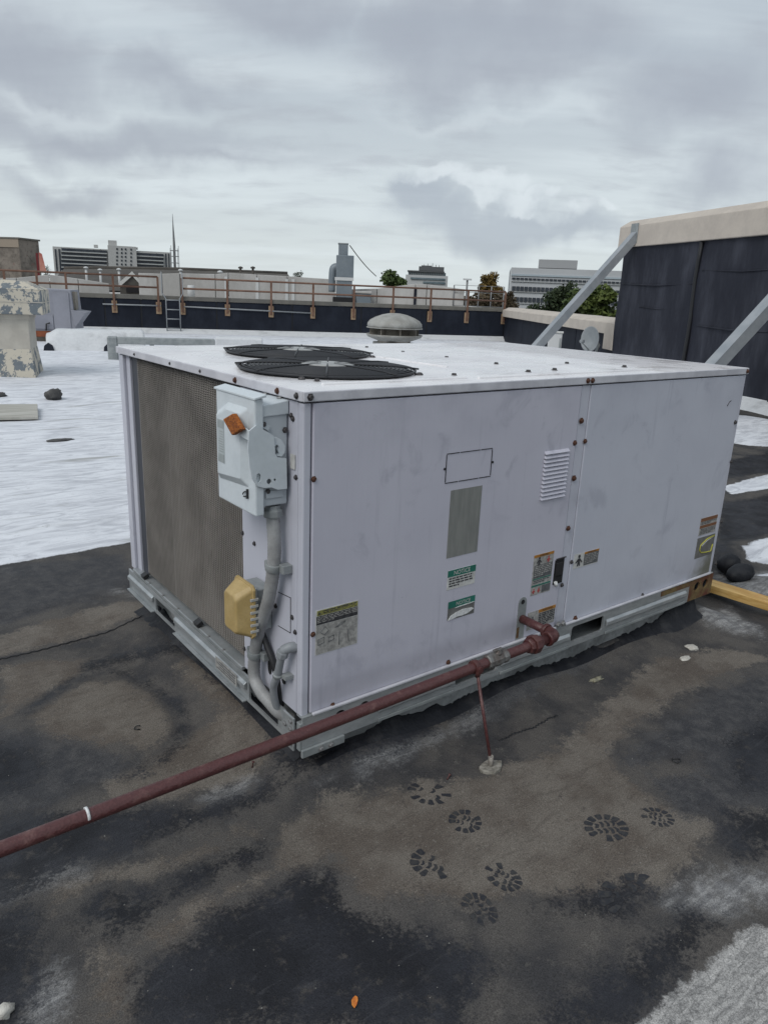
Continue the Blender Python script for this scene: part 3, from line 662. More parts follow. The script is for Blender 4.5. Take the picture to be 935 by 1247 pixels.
# bolts and screws share meshes
def screw_mesh(mt, r_=.006, hx=True):
    mb = MB(); mb.lathe([(r_*1.5, 0), (r_*1.5, .001), (r_, .0012), (r_, .0048), (r_*.8, .0058)], (0, 0, 0), seg=6 if hx else 12, smooth=False); me_ = mb.mesh('screw'); me_.materials.append(M[mt]); return me_
SM = {k: screw_mesh(k) for k in ('rust_screw', 'dkscrew', 'zinc_screw')}
def screw(kind, p, nrm, sc=1., parent=unit):
    o = bpy.data.objects.new('screw', SM[kind]); COL.objects.link(o); q = Vector(nrm).to_track_quat('Z', 'Y').to_matrix().to_4x4(); q.translation = Vector(p)
    o.parent = parent; o.matrix_parent_inverse = Matrix.Translation(-parent.location); o.matrix_basis = q @ Matrix.Scale(sc, 4); return o
for x, y, k, s_ in [(381,583,'rust_screw',1),(380,772,'rust_screw',1),(404,858,'rust_screw',1),(544.5,806,'rust_screw',1.1),(706.5,512,'rust_screw',1.3),(698.5,539,'rust_screw',1.2),(711,537,'rust_screw',1.1),(697.5,582,'rust_screw',1.3),(690.6,643,'rust_screw',1.2),(694.6,684,'dkscrew',1),
                  (683,712,'dkscrew',1),(699,752.5,'rust_screw',1.3),(781,724,'dkscrew',1),(893.8,514,'dkscrew',1.2),(889,562,'dkscrew',1),(877,635,'dkscrew',1),(870,686,'dkscrew',1),(848,716,'dkscrew',1)]:
    p = RF(x, y); screw(k, (p.x, -.004, p.z), (0, -1, 0), s_)
for x, y in ((676, 759), (682, 757.5)): p = RF(x, y); screw('zinc_screw', (p.x, -.013, p.z), (0, -1, 0), 1.4)
for x, y, k in [(714, 458.8, 'rust_screw'), (719.5, 458.6, 'rust_screw'), (376, 479.6, 'dkscrew'), (908, 449.5, 'rust_screw')]:
    p = RF(x, y); screw(k, (p.x, -E_-.002, ZT-.017), (0, -1, 0), 1.15)
for x, y, k, s_ in [(166,429,'dkscrew',.7),(209.5,441,'dkscrew',.7),(246.5,450,'dkscrew',.7),(289.5,461,'rust_screw',1.1),(341,473.6,'rust_screw',1.1),(364.5,479.5,'dkscrew',1.1)]:
    p = LF(x, y); screw(k, (-E_-.002, p.y, ZT-.017), (-1, 0, 0), s_)
for x, y in [(355,506),(360.5,581.4),(310,662),(295.7,649),(359.6,770),(336,738),(356,752),(298,790),(357,510)]:
    p = LF(x, y); screw('dkscrew', (0, p.y, p.z), (-1, 0, 0), .95)
for x, y in [(446.5,423.6),(490.5,429.4),(543.6,436),(604,443.6),(552.7,457.4),(507.6,457.4),(386,464.7),(405,462.5),(643,453),(675,450.7),(690,443),(760,447)]:
    p = ground(x, y, ZT); screw('dkscrew', (p.x, p.y, ZT+.0005), (0, 0, 1), 1.35)
for y, z in ((.025, .01), (.058, .01), (.025, .06), (.058, .06), (.025, .085)): screw('zinc_screw', (-.021, y, Z0+z), (-1, 0, 0), 1.1)
for x in (.055, .09): screw('zinc_screw', (x, -.022, Z0-.010), (0, -1, 0), 1.2)
for y in (.5, .62, .75, .9, 1.05, 1.2): screw('zinc_screw', (-.010, y, ZP-.002), (0, 0, 1), .7)
# louvred vent
lv0 = RF(661.6, 549); lv1 = RF(691.3, 545); lv2 = RF(656, 609.7)
x0, x1 = .5*(lv0.x+lv2.x), lv1.x; nl = 12
for i in range(nl):
    z = lv2.z+(lv0.z-lv2.z)*(i+.5)/nl; h = (lv0.z-lv2.z)/nl
    mb = MB(); mb.prism([(x0, -.0042, z+h*.42), (x0, -.013, z-h*.22), (x0, -.013, z-h*.32), (x0, -.0042, z-h*.30)], (x1-x0, 0, 0)); part('louvre_slat', mb, 'panel', unit, .001)
    mb = MB(); mb.box(x0+.004, x1-.004, -.0048, -.0041, z-h*.48, z-h*.31); part('louvre_gap', mb, 'black', unit)
# knockout outline
q = [RF(*p) for p in ((543, 552.5), (598.8, 545.4), (595, 579.5), (540.5, 588.2))]
kx0, kx1 = (q[0].x+q[3].x)/2, (q[1].x+q[2].x)/2; kz0, kz1 = (q[2].z+q[3].z)/2, (q[0].z+q[1].z)/2
tt = .0022
for a, b in ((0, .27), (.29, .72), (.74, 1)):
    for z in (kz0, kz1): mb = MB(); mb.box(kx0+(kx1-kx0)*a, kx0+(kx1-kx0)*b, -.0055, -.0041, z-tt/2, z+tt/2); part('knockout_slot', mb, 'black', unit)
for x in (kx0, kx1):
    mb = MB(); mb.box(x-tt/2, x+tt/2, -.0055, -.0041, kz0+.003, kz1-.003); part('knockout_slot', mb, 'black', unit)
    mb = MB(); mb.lathe([(.004, 0), (.004, .002)], (x+(.006 if x == kx1 else -.006), -.0041, (kz0+kz1)/2), (0, -1, 0), 8); part('knockout_tab', mb, 'black', unit)
# left face small knockout
q = [LF(*p) for p in ((339, 721), (354, 728), (354, 771), (339, 762))]
for a, b in ((0, 1), (1, 2), (2, 3)):
    p, r_ = q[a], q[b]; mb = MB(); mb.tube([(-.0008, p.y, p.z), (-.0008, r_.y, r_.z)], .0012, 4); part('knockout_slot', mb, 'black', unit)
# oval grommet holes on the left face
for (x, y), rr in (((329, 812), (.012, .026)), ((346, 829), (.011, .011))):
    p = LF(x, y); mb = MB(); mb.prism([(-.0012, p.y+rr[0]*math.cos(k*math.pi/8), p.z+rr[1]*math.sin(k*math.pi/8)) for k in range(16)], (-.001, 0, 0)); part('cable_hole', mb, 'black', unit)
# small scratch near top right of the door
mb = MB(); mb.tube([tuple(RF(x, y)+Vector((0, -.0045, 0))) for x, y in ((884, 494), (887, 489), (889, 487.5))], .0018, 5); part('chip_mark', mb, 'dkscrew', unit)

# stickers: one flat plate each, print as sub-parts
def rect(pts, fn=RF):
    q = [fn(*p) for p in pts]; return ((q[0].x+q[3].x)/2, (q[1].x+q[2].x)/2, (q[2].z+q[3].z)/2, (q[0].z+q[1].z)/2)
def sticker(name, pts, mt, label=None):
    x0, x1, z0, z1 = rect(pts); mb = MB(); mb.box(x0, x1, -.0050, -.0041, z0, z1); o = part(name, mb, mt, unit, label=label); o['_r'] = (x0, x1, z0, z1); return o
def sub(o, name, mt, a0, a1, b0, b1, lift=.0006):
    x0, x1, z0, z1 = o['_r']; mb = MB(); mb.box(x0+(x1-x0)*a0, x0+(x1-x0)*a1, -.0050-lift, -.00505, z0+(z1-z0)*b0, z0+(z1-z0)*b1); return part(name, mb, mt, o)
def words(o, s, mt, ca, cb, hgt, lift=.0014):
    x0, x1, z0, z1 = o['_r']; me_ = text_mesh(s, hgt)
    q = np.empty(len(me_.vertices)*3); me_.vertices.foreach_get('co', q); q = q.reshape(-1, 3)
    q = np.stack([q[:, 0]+x0+(x1-x0)*ca, np.full(len(q), -.0050-lift), q[:, 1]+z0+(z1-z0)*cb], 1); me_.vertices.foreach_set('co', q.ravel()); me_.materials.clear()
    return part('lettering', me_, mt, o)
def lines(o, mt, a0, a1, b0, b1, n, seed=1, lift=.0012, frac=.5):
    rnd = random.Random(seed); x0, x1, z0, z1 = o['_r']; mb = MB()
    for k in range(n):
        zt = b1-(b1-b0)*(k+.0)/n; h = (b1-b0)/n*frac; a = a0
        end = a1 if k < n-1 else a0+(a1-a0)*rnd.uniform(.4, .8)
        while a < end:
            wl = rnd.uniform(.05, .16); e = min(a+wl, end)
            mb.box(x0+(x1-x0)*a, x0+(x1-x0)*e, -.0050-lift, -.00507-lift*.5, z0+(z1-z0)*(zt-h), z0+(z1-z0)*zt); a = e+.03
    return part('text_lines', mb, mt, o)
def picto(o, mt, ca, cb, sc):          # hazard figure: head, arms and body
    x0, x1, z0, z1 = o['_r']; cx_ = x0+(x1-x0)*ca; cz_ = z0+(z1-z0)*cb; mb = MB(); Y0 = -.00515
    mb.prism([(cx_+.16*sc*math.cos(k*math.pi/5), Y0, cz_+.42*sc+.16*sc*math.sin(k*math.pi/5)) for k in range(10)], (0, -.0008, 0))
    mb.prism([(cx_-.10*sc, Y0, cz_+.24*sc), (cx_+.12*sc, Y0, cz_+.22*sc), (cx_+.5*sc, Y0, cz_-.15*sc), (cx_+.38*sc, Y0, cz_-.24*sc), (cx_+.14*sc, Y0, cz_), (cx_+.2*sc, Y0, cz_-.5*sc), (cx_+.04*sc, Y0, cz_-.5*sc), (cx_, Y0, cz_-.2*sc), (cx_-.08*sc, Y0, cz_-.52*sc), (cx_-.24*sc, Y0, cz_-.5*sc), (cx_-.14*sc, Y0, cz_), (cx_-.42*sc, Y0, cz_-.22*sc), (cx_-.5*sc, Y0, cz_-.12*sc)], (0, -.0008, 0))
    return part('pictogram', mb, mt, o)
sticker('faded_sticker', ((547,597.5),(584.8,590.4),(580.5,671.3),(543,679)), 'faded', 'blank faded grey sticker')
o = sticker('notice_sticker', ((544,695.6),(577.6,686.3),(576.8,709.2),(542.6,718.8)), 'white', 'green and white NOTICE sticker')
sub(o, 'header_band', 'green', 0, 1, .66, 1.0); words(o, 'NOTICE', 'white', .5, .825, .020); lines(o, 'ink', .06, .90, .08, .60, 4, 3)
o = sticker('notice_sticker', ((544,733),(576.8,724.2),(576,744.8),(543.9,756.2)), 'tear', 'torn NOTICE sticker')
sub(o, 'header_band', 'green', 0, 1, .64, 1.0); words(o, 'NOTICE', 'white', .55, .81, .018)
x0, x1, z0, z1 = o['_r']; fl = lambda a, b: (x0+(x1-x0)*a, -.0056, z0+(z1-z0)*b)
mb = MB(); mb.prism([fl(.02, .02), fl(.10, .22), fl(.30, .34), (fl(.55, .42)), fl(.9, .36), fl(.97, .28), fl(.75, .12), fl(.55, .08), fl(.35, .10), fl(.15, .02)], (0, -.0018, 0)); part('torn_film', mb, 'foil', o)
mb = MB(); mb.prism([fl(.25, .60), fl(.8, .62), fl(.98, .66), fl(.8, .665), fl(.4, .645)], (0, -.0018, 0)); part('torn_film', mb, 'foil', o)
o = sticker('warning_sticker', ((648.6,675.5),(672.5,671.2),(668.6,720),(645.2,723.8)), 'dirtywhite', 'tall warning sticker with orange, black and green bands')
sub(o, 'header_band', 'orangepr', 0, 1, .935, 1.0); words(o, 'WARNING', 'ink', .5, .967, .0105); picto(o, 'ink', .28, .825, .030); picto(o, 'redpr', .75, .83, .022)
sub(o, 'black_panel', 'inkgrey', .05, .97, .42, .74); lines(o, 'dirtywhite', .1, .92, .45, .72, 6, 5); sub(o, 'green_line', 'green', .03, .97, .385, .41); lines(o, 'inkgrey', .08, .9, .28, .37, 2, 6)
sub(o, 'green_line', 'green', .0, .97, .215, .25); picto(o, 'redpr', .14, .1, .018); picto(o, 'redpr', .40, .1, .018); sub(o, 'black_panel', 'inkgrey', .55, .97, .03, .2)
o = sticker('warning_sticker', ((640.8,746.5),(675,735.7),(673,757.3),(640.4,767)), 'dirtywhite', 'warning sticker behind the gas pipe')
sub(o, 'header_band', 'orangepr', .38, 1, .82, 1); words(o, 'WARNING', 'ink', .7, .91, .0125); lines(o, 'ink', .40, .98, .06, .78, 7, 8, frac=.6); picto(o, 'inkgrey', .18, .55, .022)
o = sticker('warning_sticker', ((698.5,675.4),(727.9,667.2),(726.5,684.4),(696,692.6)), 'white', 'white and black warning sticker on the access door')
sub(o, 'header_band', 'orangepr', .40, 1, .86, 1); words(o, 'WARNING', 'ink', .7, .93, .011); sub(o, 'black_panel', 'inkgrey', .40, .985, .06, .85); lines(o, 'dirtywhite', .43, .95, .12, .80, 6, 9, frac=.35); picto(o, 'ink', .2, .5, .042)
o = sticker('caution_sticker', ((851.9,631.4),(872.3,626.3),(869.4,647),(849.7,652)), 'dirtywhite', 'small brown and white sticker by the door edge')
sub(o, 'header_band', 'brownpr', 0, 1, .80, 1); sub(o, 'header_band', 'brownpr', 0, 1, .42, .58); lines(o, 'inkgrey', .06, .95, .60, .78, 2, 11); lines(o, 'inkgrey', .06, .95, .04, .38, 4, 12)
o = sticker('torn_sticker', ((848.3,655),(868.7,650),(865.9,674.4),(844.4,679.7)), 'tear', 'torn grey sticker with yellow rim')
x0, x1, z0, z1 = o['_r']
mb = MB(); mb.tube([(x0+(x1-x0)*a, -.0058, z0+(z1-z0)*b) for a, b in ((.95, .92), (.55, .85), (.22, .62), (.2, .40), (.3, .24), (.6, .18), (.88, .16), (.93, .5))], .0032, 5); part('torn_rim', mb, 'moss', o)
mb = MB(); mb.prism([(x0+(x1-x0)*a, -.0056, z0+(z1-z0)*b) for a, b in ((.25, .62), (.6, .84), (.92, .9), (.9, .86), (.6, .76), (.3, .54))], (0, -.001, 0)); part('torn_film', mb, 'foil', o)
o = sticker('wiring_sticker', ((382.8,744.4),(434.6,729.4),(434.4,781.6),(383.3,798.7)), 'white', 'weathered lifting diagram sticker with black band')
sub(o, 'diagram_area', 'dirtywhite', .015, .985, .015, .66); sub(o, 'header_band', 'yellowpr', .03, .98, .87, .985); sub(o, 'black_panel', 'ink', .015, .985, .67, .86)
words(o, '\u25B2', 'ink', .07, .925, .010); lines(o, 'dirtywhite', .03, .97, .70, .84, 4, 21, frac=.4); lines(o, 'ink', .16, .95, .89, .97, 2, 24, frac=.5)
x0, x1, z0, z1 = o['_r']; fl = lambda a, b: (x0+(x1-x0)*a, -.0058, z0+(z1-z0)*b)
for pts in ([(.1, .5), (.22, .6), (.3, .5), (.2, .42), (.1, .5)], [(.45, .52), (.6, .6), (.7, .62), (.6, .55), (.45, .52)], [(.06, .35), (.2, .37), (.2, .25), (.06, .22), (.06, .35)], [(.3, .34), (.42, .36), (.42, .26), (.3, .24), (.3, .34)], [(.55, .4), (.55, .1)], [(.75, .42), (.78, .12)]):
    mb = MB(); mb.tube([fl(*p) for p in pts], .0011, 4); part('diagram_line', mb, 'inkgrey', o)
# white spec tag on the corner post
p = LF(357.5, 562); mb = MB(); mb.box(-.0035, -.002, p.y-.012, p.y+.012, p.z-.020, p.z+.020); o = part('small_tag', mb, 'white', unit)
# latch recess on the mullion side
x0, x1, z0, z1 = rect(((674.6,681.5),(685.9,679.8),(682.6,709.7),(671.8,710.8)))
mb = MB(); mb.box(x0, x1, -.0052, -.0041, z0, z1); o = part('latch', mb, 'black', unit)
mb = MB(); mb.box(x0+.006, x1-.010, -.009, -.0053, z0+.035, z1-.012); part('latch_tongue', mb, 'blackpl', o, .001)
mb = MB(); mb.tube([(x0+.008, -.010, z0+.012), (x0+.014, -.012, z0-.004)], .0065, 8); part('latch_pin', mb, 'foil', o)
mb = MB(); mb.box(x0+.004, x1+.006, -.008, -.0053, z1+.002, z1+.006); part('latch_bar', mb, 'dkscrew', o)
# gas entry slot
p0 = RF(634, 753); mb = MB(); ol = []
for k in range(17): a = math.pi*k/16; ol.append((p0.x-.004+.021*math.cos(a), -.0042, .375+.021*math.sin(a)))
ol += [(p0.x-.025, -.0042, ZP+.003), (p0.x+.017, -.0042, ZP+.003)]; mb.prism(ol, (0, -.0012, 0)); o = part('gas_entry_plate', mb, 'galv_dull', unit)
mb = MB(); mb.lathe([(.009, 0), (.009, .001)], (p0.x-.004, -.0056, .378), (0, -1, 0), 12); part('plate_hole', mb, 'black', o)
mb = MB(); mb.box(p0.x-.022, p0.x-.010, -.0062, -.0056, ZP+.01, p0.z-.03); part('rust_streak', mb, 'rust', o)

# ------------------------------------------------------------------ roof curb under the unit, with torn flashing
curb = thing('roof_curb', 'low weathered metal curb with torn black flashing under the rooftop unit', 'curb', (L_/2, W_/2, 0))
mb = MB(); mb.box(.05, L_-.06, .03, W_-.05, -.03, Z0-.004); part('curb_wall', mb, 'curb', curb)
M['tar'] = mat('black_tar_flashing', (.012, .013, .017, 1), .6, spec=.3, col2=(.032, .032, .035, 1), nscale=12, nlo=.45, nhi=.7, bump=.5, bscale=35)
def jag(pf, n, base, amp, seed, nm):
    rnd = random.Random(seed); mb = MB(); prev = None
    for i in range(n+1):
        t_ = i/n; (x, y), (ox, oy) = pf(t_)
        h = base(t_)+amp*(mnoise.fractal(Vector((t_*18+seed, 0, 0)), 1., 2., 4))+rnd.uniform(-.003, .003); h = max(.022, h)
        gx, gy = x+ox*.09, y+oy*.09; g0 = gz1(gx, gy)-.004
        mb.v += [(x+ox*.002, y+oy*.002, h), (x+ox*.010, y+oy*.010, h-.003), (x+ox*.03, y+oy*.03, max(.5*h, gz1(x+ox*.03, y+oy*.03)+.004)), (gx, gy, g0)]
    for i in range(n):
        for k in range(3):
            a = 4*i+k; mb.f.append((a, a+1, a+5, a+4)); mb.sm.append(True)
    part(nm, mb, 'tar', curb)
jag(lambda t_: ((.05+(L_-.12)*t_, .03), (0, -1)), 220, lambda t_: .060+.02*math.sin(t_*7)-.035*max(0, 1-abs(t_-.28)/.12)+.03*sstep(.75, .98, t_)-.03*sstep(.10, .0, t_), .028, 3, 'torn_flashing')
jag(lambda t_: ((.05, .04+(W_-.1)*t_), (-1, 0)), 140, lambda t_: .085, .018, 9, 'torn_flashing')
jag(lambda t_: ((L_-.06, .04+(W_-.1)*t_), (1, 0)), 120, lambda t_: .09, .02, 14, 'torn_flashing')

# ------------------------------------------------------------------ electrical disconnect
dis = thing('disconnect_switch', 'pale grey electrical disconnect box with orange lever grip on the coil end', 'switch box', (0, .18, .85))
yb0, yb1, zb0, zb1 = .078, .288, .853, 1.122
mb = MB(); mb.box(-.078, -.004, yb0, yb1, zb0, zb1); part('box_body', mb, 'boxshade', dis, .004)
mb = MB(); mb.prism([(-.084, yb0-.004, zb1+.004), (-.002, yb0-.004, zb1+.016), (-.002, yb0-.004, zb1-.022), (-.084, yb0-.004, zb1-.026)], (0, yb1-yb0+.006, 0)); part('box_hood', mb, 'box', dis, .003)
# cover: shallow tray in front of the body, skewed a little open
mb = MB(); mb.box(-.106, -.080, .068, .297, .832, 1.146); part('box_cover', mb, 'box', dis, .004)
mb = MB(); mb.prism([(-.109, .062, 1.143), (-.109, .062, 1.149), (-.074, .062, 1.157), (-.074, .062, 1.150)], (0, .242, 0)); part('cover_hood', mb, 'box', dis, .0015)
# pressed bulge on the cover: bevelled frustum
ob = [(.105, .905), (.285, .892), (.287, 1.085), (.22, 1.118), (.105, 1.118)]
ot = [(.128, .925), (.272, .912), (.272, 1.078), (.215, 1.100), (.128, 1.100)]
def frustum(a, b, xa, xb):
    n = len(a); mb = MB(); vs = [(xa, *p) for p in a]+[(xb, *p) for p in b]
    return mb.add(vs, [tuple(range(n, 2*n))]+[(i, (i+1) % n, (i+1) % n+n, i+n) for i in range(n)])
part('cover_bulge', frustum(ob, ot, -.1058, -.119), 'box', dis, .005, seg=3)
mb = MB(); mb.box(-.1202, -.1192, .222, .262, .948, 1.068); o = part('rating_sticker', mb, mat('sticker_pale', (.42, .46, .47, 1), .5), dis)
for z0, z1 in ((1.045, 1.066), (.949, .972)): mb = MB(); mb.box(-.1210, -.1203, .224, .260, z0, z1); part('print_block', mb, 'stickgrey', o)
mb = MB(); rnd = random.Random(4)
for k in range(9): mb.box(-.1208, -.1203, .226, .258-rnd.uniform(0, .012), .978+k*.007, .9805+k*.007)
part('text_lines', mb, 'stickgrey', o)
# side handle plate with holes
ph = lambda pts, d: [tuple(plane(250+x*.1444, 460+y*.1444, (0, d, 0), (0, 1, 0))) for x, y in pts]
outl = [(370,450),(430,400),(580,490),(585,560),(590,640),(610,672),(685,680),(690,935),(610,945),(560,925),(500,930),(440,915),(395,850),(375,740),(362,600)]
def elp(cx_, cy_, rx, ry, n_=12): return [(cx_+rx*math.cos(2*math.pi*k/n_), cy_+ry*math.sin(2*math.pi*k/n_)) for k in range(n_)]
mb = MB(); mb.plate(ph(outl, .060), [ph(elp(450, 845, 22, 40), .060), ph(elp(538, 875, 21, 24), .060), ph(elp(587, 860, 10, 11), .060)], (0, .004, 0)); part('handle_plate', mb, 'box', dis, .0008)
mb = MB(); mb.plate(ph([(560,500),(600,500),(640,520),(675,575),(672,630),(645,665),(600,660),(575,600)], .066), [ph([(588,575),(605,560),(618,580),(608,605),(622,635),(600,645),(588,625)], .066)], (0, .004, 0)); part('hasp_plate', mb, 'box', dis, .0008)
mb = MB(); mb.prism(ph([(430,395),(460,362),(550,408),(535,450)], .072), (0, .003, 0)); part('hinge_tab', mb, 'boxshade', dis, .0006)
mb = MB(); mb.box(-.072, -.02, .074, .077, .876, .896); part('lower_tab', mb, 'boxshade', dis, .0006)
for x, y in ((492, 395), (672, 440), (527, 960)):
    p = plane(250+x*.1444, 460+y*.1444, (0, yb0-.002, 0), (0, 1, 0)); screw('dkscrew', p, (0, -1, 0), .95, dis)
for y, z in ((.11, zb1+.014), (.19, zb1+.014)): screw('zinc_screw', (-.01, y, z-.001), (-.14, 0, 1), 1.2, dis)
lv = [LF(x, y, -.128) for x, y in ((277.4,509.8),(289,502.9),(300.3,522.4),(288.7,529.8))]
mb = MB(); mb.prism([tuple(p) for p in lv], (-.016, 0, 0)); part('lever_grip', mb, 'orange', dis, .004, 'crumbling orange foam grip')
a = LF(299, 526, -.122); b_ = plane(303.5, 532, (0, .062, 0), (0, 1, 0)); c_ = LF(291, 529, -.122)
mb = MB(); mb.prism([tuple(c_), tuple(LF(300, 521, -.122)), (-.12, .0605, b_.z+.012), (-.12, .0605, b_.z-.012)], (-.004, 0, 0)); part('lever_arm', mb, 'box', dis, .0008)
p = LF(299, 601.5, -.108)
mb = MB(); mb.tube([(p.x-.002, p.y+.010*math.cos(q*math.pi/8)*1.2, p.z+.007*math.sin(q*math.pi/8)-.004*math.cos(q*math.pi/8)) for q in range(15)], .0018, 6); part('padlock_loop', mb, 'blackpl', dis)
mb = MB(); mb.box(-.112, -.104, p.y-.015, p.y-.010, p.z-.010, p.z+.016); part('loop_bracket', mb, 'blackpl', dis)

# flexible conduit from the disconnect
con = thing('flexible_conduit', 'thick grey flexible conduit hanging from the disconnect box', 'conduit', (-.035, .1, .25))
cp = [LF(x, y, -.036) for x, y in ((332,627),(334,660),(333,690),(327,730),(316,765),(310,800),(310,825),(318,843))]
cp += [Vector((-.030, .150, .215)), Vector((-.012, .115, .185)), Vector((.02, .09, .16))]
path = smooth_path(cp, 14)
mb = MB(); mb.tube(path, [.0185+.0008*(i % 2) for i in range(len(path))], 14); part('conduit_hose', mb, 'conduit', con)
h0 = cp[0]; mb = MB(); mb.lathe([(.027, 0), (.028, .004), (.028, .020), (.022, .024), (.022, .034)], (h0.x, h0.y, h0.z-.004), seg=8, smooth=False); part('conduit_hub', mb, 'galv_dull', con, .001)
for i in (int(14*2.05), int(14*4.9)):
    c0 = path[i]; d0 = (path[i+1]-path[i-1]).normalized(); mb = MB(); mb.lathe([(.0235, -.011), (.0235, .011)], c0, d0, 16); st_ = part('conduit_strap', mb, 'galv_dull', con, .001)
    mb = MB(); mb.box(c0.x+.006, -.0003, c0.y-.045, c0.y-.016, c0.z-.012, c0.z+.012); part('strap_ear', mb, 'galv_dull', st_, .001); mb = MB(); mb.box(c0.x-.010, c0.x+.004, c0.y+.02, c0.y+.036, c0.z-.012, c0.z+.010); part('strap_ear', mb, 'galv_dull', st_, .001)
mb = MB(); mb.tube(smooth_path([(-.025, .205, .445), (-.018, .19, .40), (-.012, .15, .34), (-.006, .135, .29), (.0, .12, .20)], 8), .010, 8); part('black_cable', mb, 'blackpl', con)

# small PVC elbow fitting
fit = thing('conduit_fitting', 'small grey elbow conduit entering the unit near its corner', 'conduit', (-.03, .05, .25))
ep = [Vector((.002, .040, .432)), Vector((-.018, .042, .434)), Vector((-.032, .052, .424))]+[LF(x, y, -.034) for x, y in ((342,803),(338,822),(333,838))]+[Vector((-.02, .115, .21)), Vector((.0, .11, .17))]
mb = MB(); mb.tube(smooth_path(ep, 8), .0115, 12); part('hose', mb, 'pvc', fit)
mb = MB(); mb.tube(smooth_path(ep[:3], 8), .0155, 12); part('elbow', mb, 'pvc', fit)
mb = MB(); a = ep[2]; d0 = (ep[3]-ep[2]).normalized(); mb.lathe([(.017, .0), (.018, .004), (.018, .02), (.014, .024)], a, d0, 8, False); part('gland_nut', mb, 'pvc', fit, .001)
p = ep[4]; mb = MB(); mb.lathe([(.0145, -.006), (.0145, .006)], p, (ep[5]-ep[3]), 12); part('clip', mb, 'galv_dull', fit)
mb = MB(); mb.box(p.x+.006, -.0003, p.y-.035, p.y-.01, p.z-.006, p.z+.006); part('clip', mb, 'galv_dull', fit)

# weatherproof outlet with yellowed cover
og = thing('outlet_box', 'weatherproof outlet with yellowed plastic bubble cover beside the conduit', 'outlet', (0, .23, .42))
mb = MB(); mb.box(-.052, -.0005, .172, .268, .438, .572); part('back_box', mb, 'galv_dull', og, .004)
mb = MB(); mb.box(-.060, -.0525, .166, .274, .428, .582); part('gasket_plate', mb, mat('outlet_grey', (.36, .37, .37, 1), .5), og, .003)
fy0, fy1, fz0, fz1 = .160, .281, .420, .590
mb = MB(); mb.prism([(-.070, y, z) for y, z in ((fy0, fz0+.012), (fy0+.012, fz0), (fy1-.012, fz0), (fy1, fz0+.012), (fy1, fz1-.012), (fy1-.012, fz1), (fy0+.012, fz1), (fy0, fz1-.012))], (.0095, 0, 0)); part('cover_flange', mb, 'yellowpl', og, .002)
oa = [(fy0+.006, fz0+.012), (fy0+.018, fz0+.004), (fy1-.018, fz0+.004), (fy1-.006, fz0+.012), (fy1-.006, fz1-.012), (fy1-.018, fz1-.004), (fy0+.018, fz1-.004), (fy0+.006, fz1-.012)]
obb = [(fy0+.020, fz0+.030), (fy0+.032, fz0+.022), (fy1-.032, fz0+.022), (fy1-.022, fz0+.030), (fy1-.022, fz1-.040), (fy1-.036, fz1-.028), (fy0+.036, fz1-.028), (fy0+.020, fz1-.040)]
part('cover_dome', frustum(oa, obb, -.0702, -.116), 'yellowpl', og, .006, seg=3)
for k in range(6):
    mb = MB(); mb.box(-.078, -.0525, fy0-.002, fy0+.004, fz0+.025+k*.020, fz0+.033+k*.020); part('cover_latch', mb, mat('latch_grey', (.4, .4, .38, 1), .5) if k == 0 else bpy.data.materials['latch_grey'], og, .001)

# ------------------------------------------------------------------ gas pipe
gp = thing('gas_pipe', 'maroon painted gas pipe running along the unit to an elbow', 'pipe', (.3, -.18, .3))
PZ = p0.z; E0 = Vector((p0.x, -.165, PZ)); rp = .0165
A0 = ground(0, 1033, PZ); dr = (A0-E0); dr.z = 0; dr.normalize(); A1 = E0+dr*2.6
def along(px): # point on the run seen at photo column px
    best = None
    for k in range(2000):
        q_ = E0+dr*(2.6*k/2000); d = q_-C; x = 467.5+F*d.dot(RT)/d.dot(FW)
        if best is None or abs(x-px) < best[0]: best = (abs(x-px), q_)
    return best[1]
vA, vB = along(601), along(590)
mb = MB(); n_ = 40; mb.tube([E0+dr*(.05)+(A1-E0-dr*.05)*(k/n_)+Vector((0, 0, -.004*math.sin(k/n_*math.pi))) for k in range(n_+1)], rp, 16); part('pipe_run', mb, 'pipe', gp)
mb = MB(); mb.tube([E0+Vector((0, .02, 0)), E0+Vector((0, .17, 0))], rp*.95, 16); part('pipe_stub', mb, 'pipe', gp)
mb = MB(); r_ = .021
arc = [E0+Vector((0, .045, 0)), E0+Vector((0, .03, 0))]+[E0+Vector((0, .03, 0))*(1-t_)**2+dr*.03*t_**2 for t_ in (.25, .5, .75)]+[E0+dr*.03, E0+dr*.045]
mb.tube(arc, r_, 16); part('elbow', mb, 'pipe_dk', gp)
for o_, d_ in ((E0+Vector((0, .038, 0)), Vector((0, 1, 0))), (E0+dr*.038, dr)):
    mb = MB(); mb.lathe([(.0235, 0), (.0255, .003), (.0255, .012), (.0235, .015)], o_, d_, 20); part('elbow_collar', mb, 'pipe_dk', gp)
u0 = along(650); mb = MB(); mb.lathe([(.021, -.034), (.023, -.030), (.023, -.014)], u0, dr, 8, False); mb.lathe([(.032, -.013), (.033, -.010), (.033, .010), (.032, .013)], u0, dr, 8, False); mb.lathe([(.026, .0135), (.026, .028), (.021, .031)], u0, dr, 8, False); part('union', mb, 'pipe_dk', gp, .0012)
v0 = along(604); mb = MB(); mb.lathe([(.020, -.045), (.023, -.042), (.023, -.028), (.021, -.024), (.024, -.010), (.024, .010), (.021, .024), (.023, .028), (.023, .042), (.020, .045)], v0, dr, 10, False); vv = part('gas_valve', mb, 'valve', gp, .001)
mb = MB(); mb.lathe([(.014, .016), (.014, .028), (.009, .029), (.009, .034)], v0, (0, -.15, 1), 10); part('valve_stem', mb, 'valve', vv)
mb = MB(); mb.obox(v0+Vector((-.018, -.010, .030)), (.036, 0, 0), (0, .012, 0), (0, 0, .006)); part('valve_key', mb, 'valve', vv, .001)
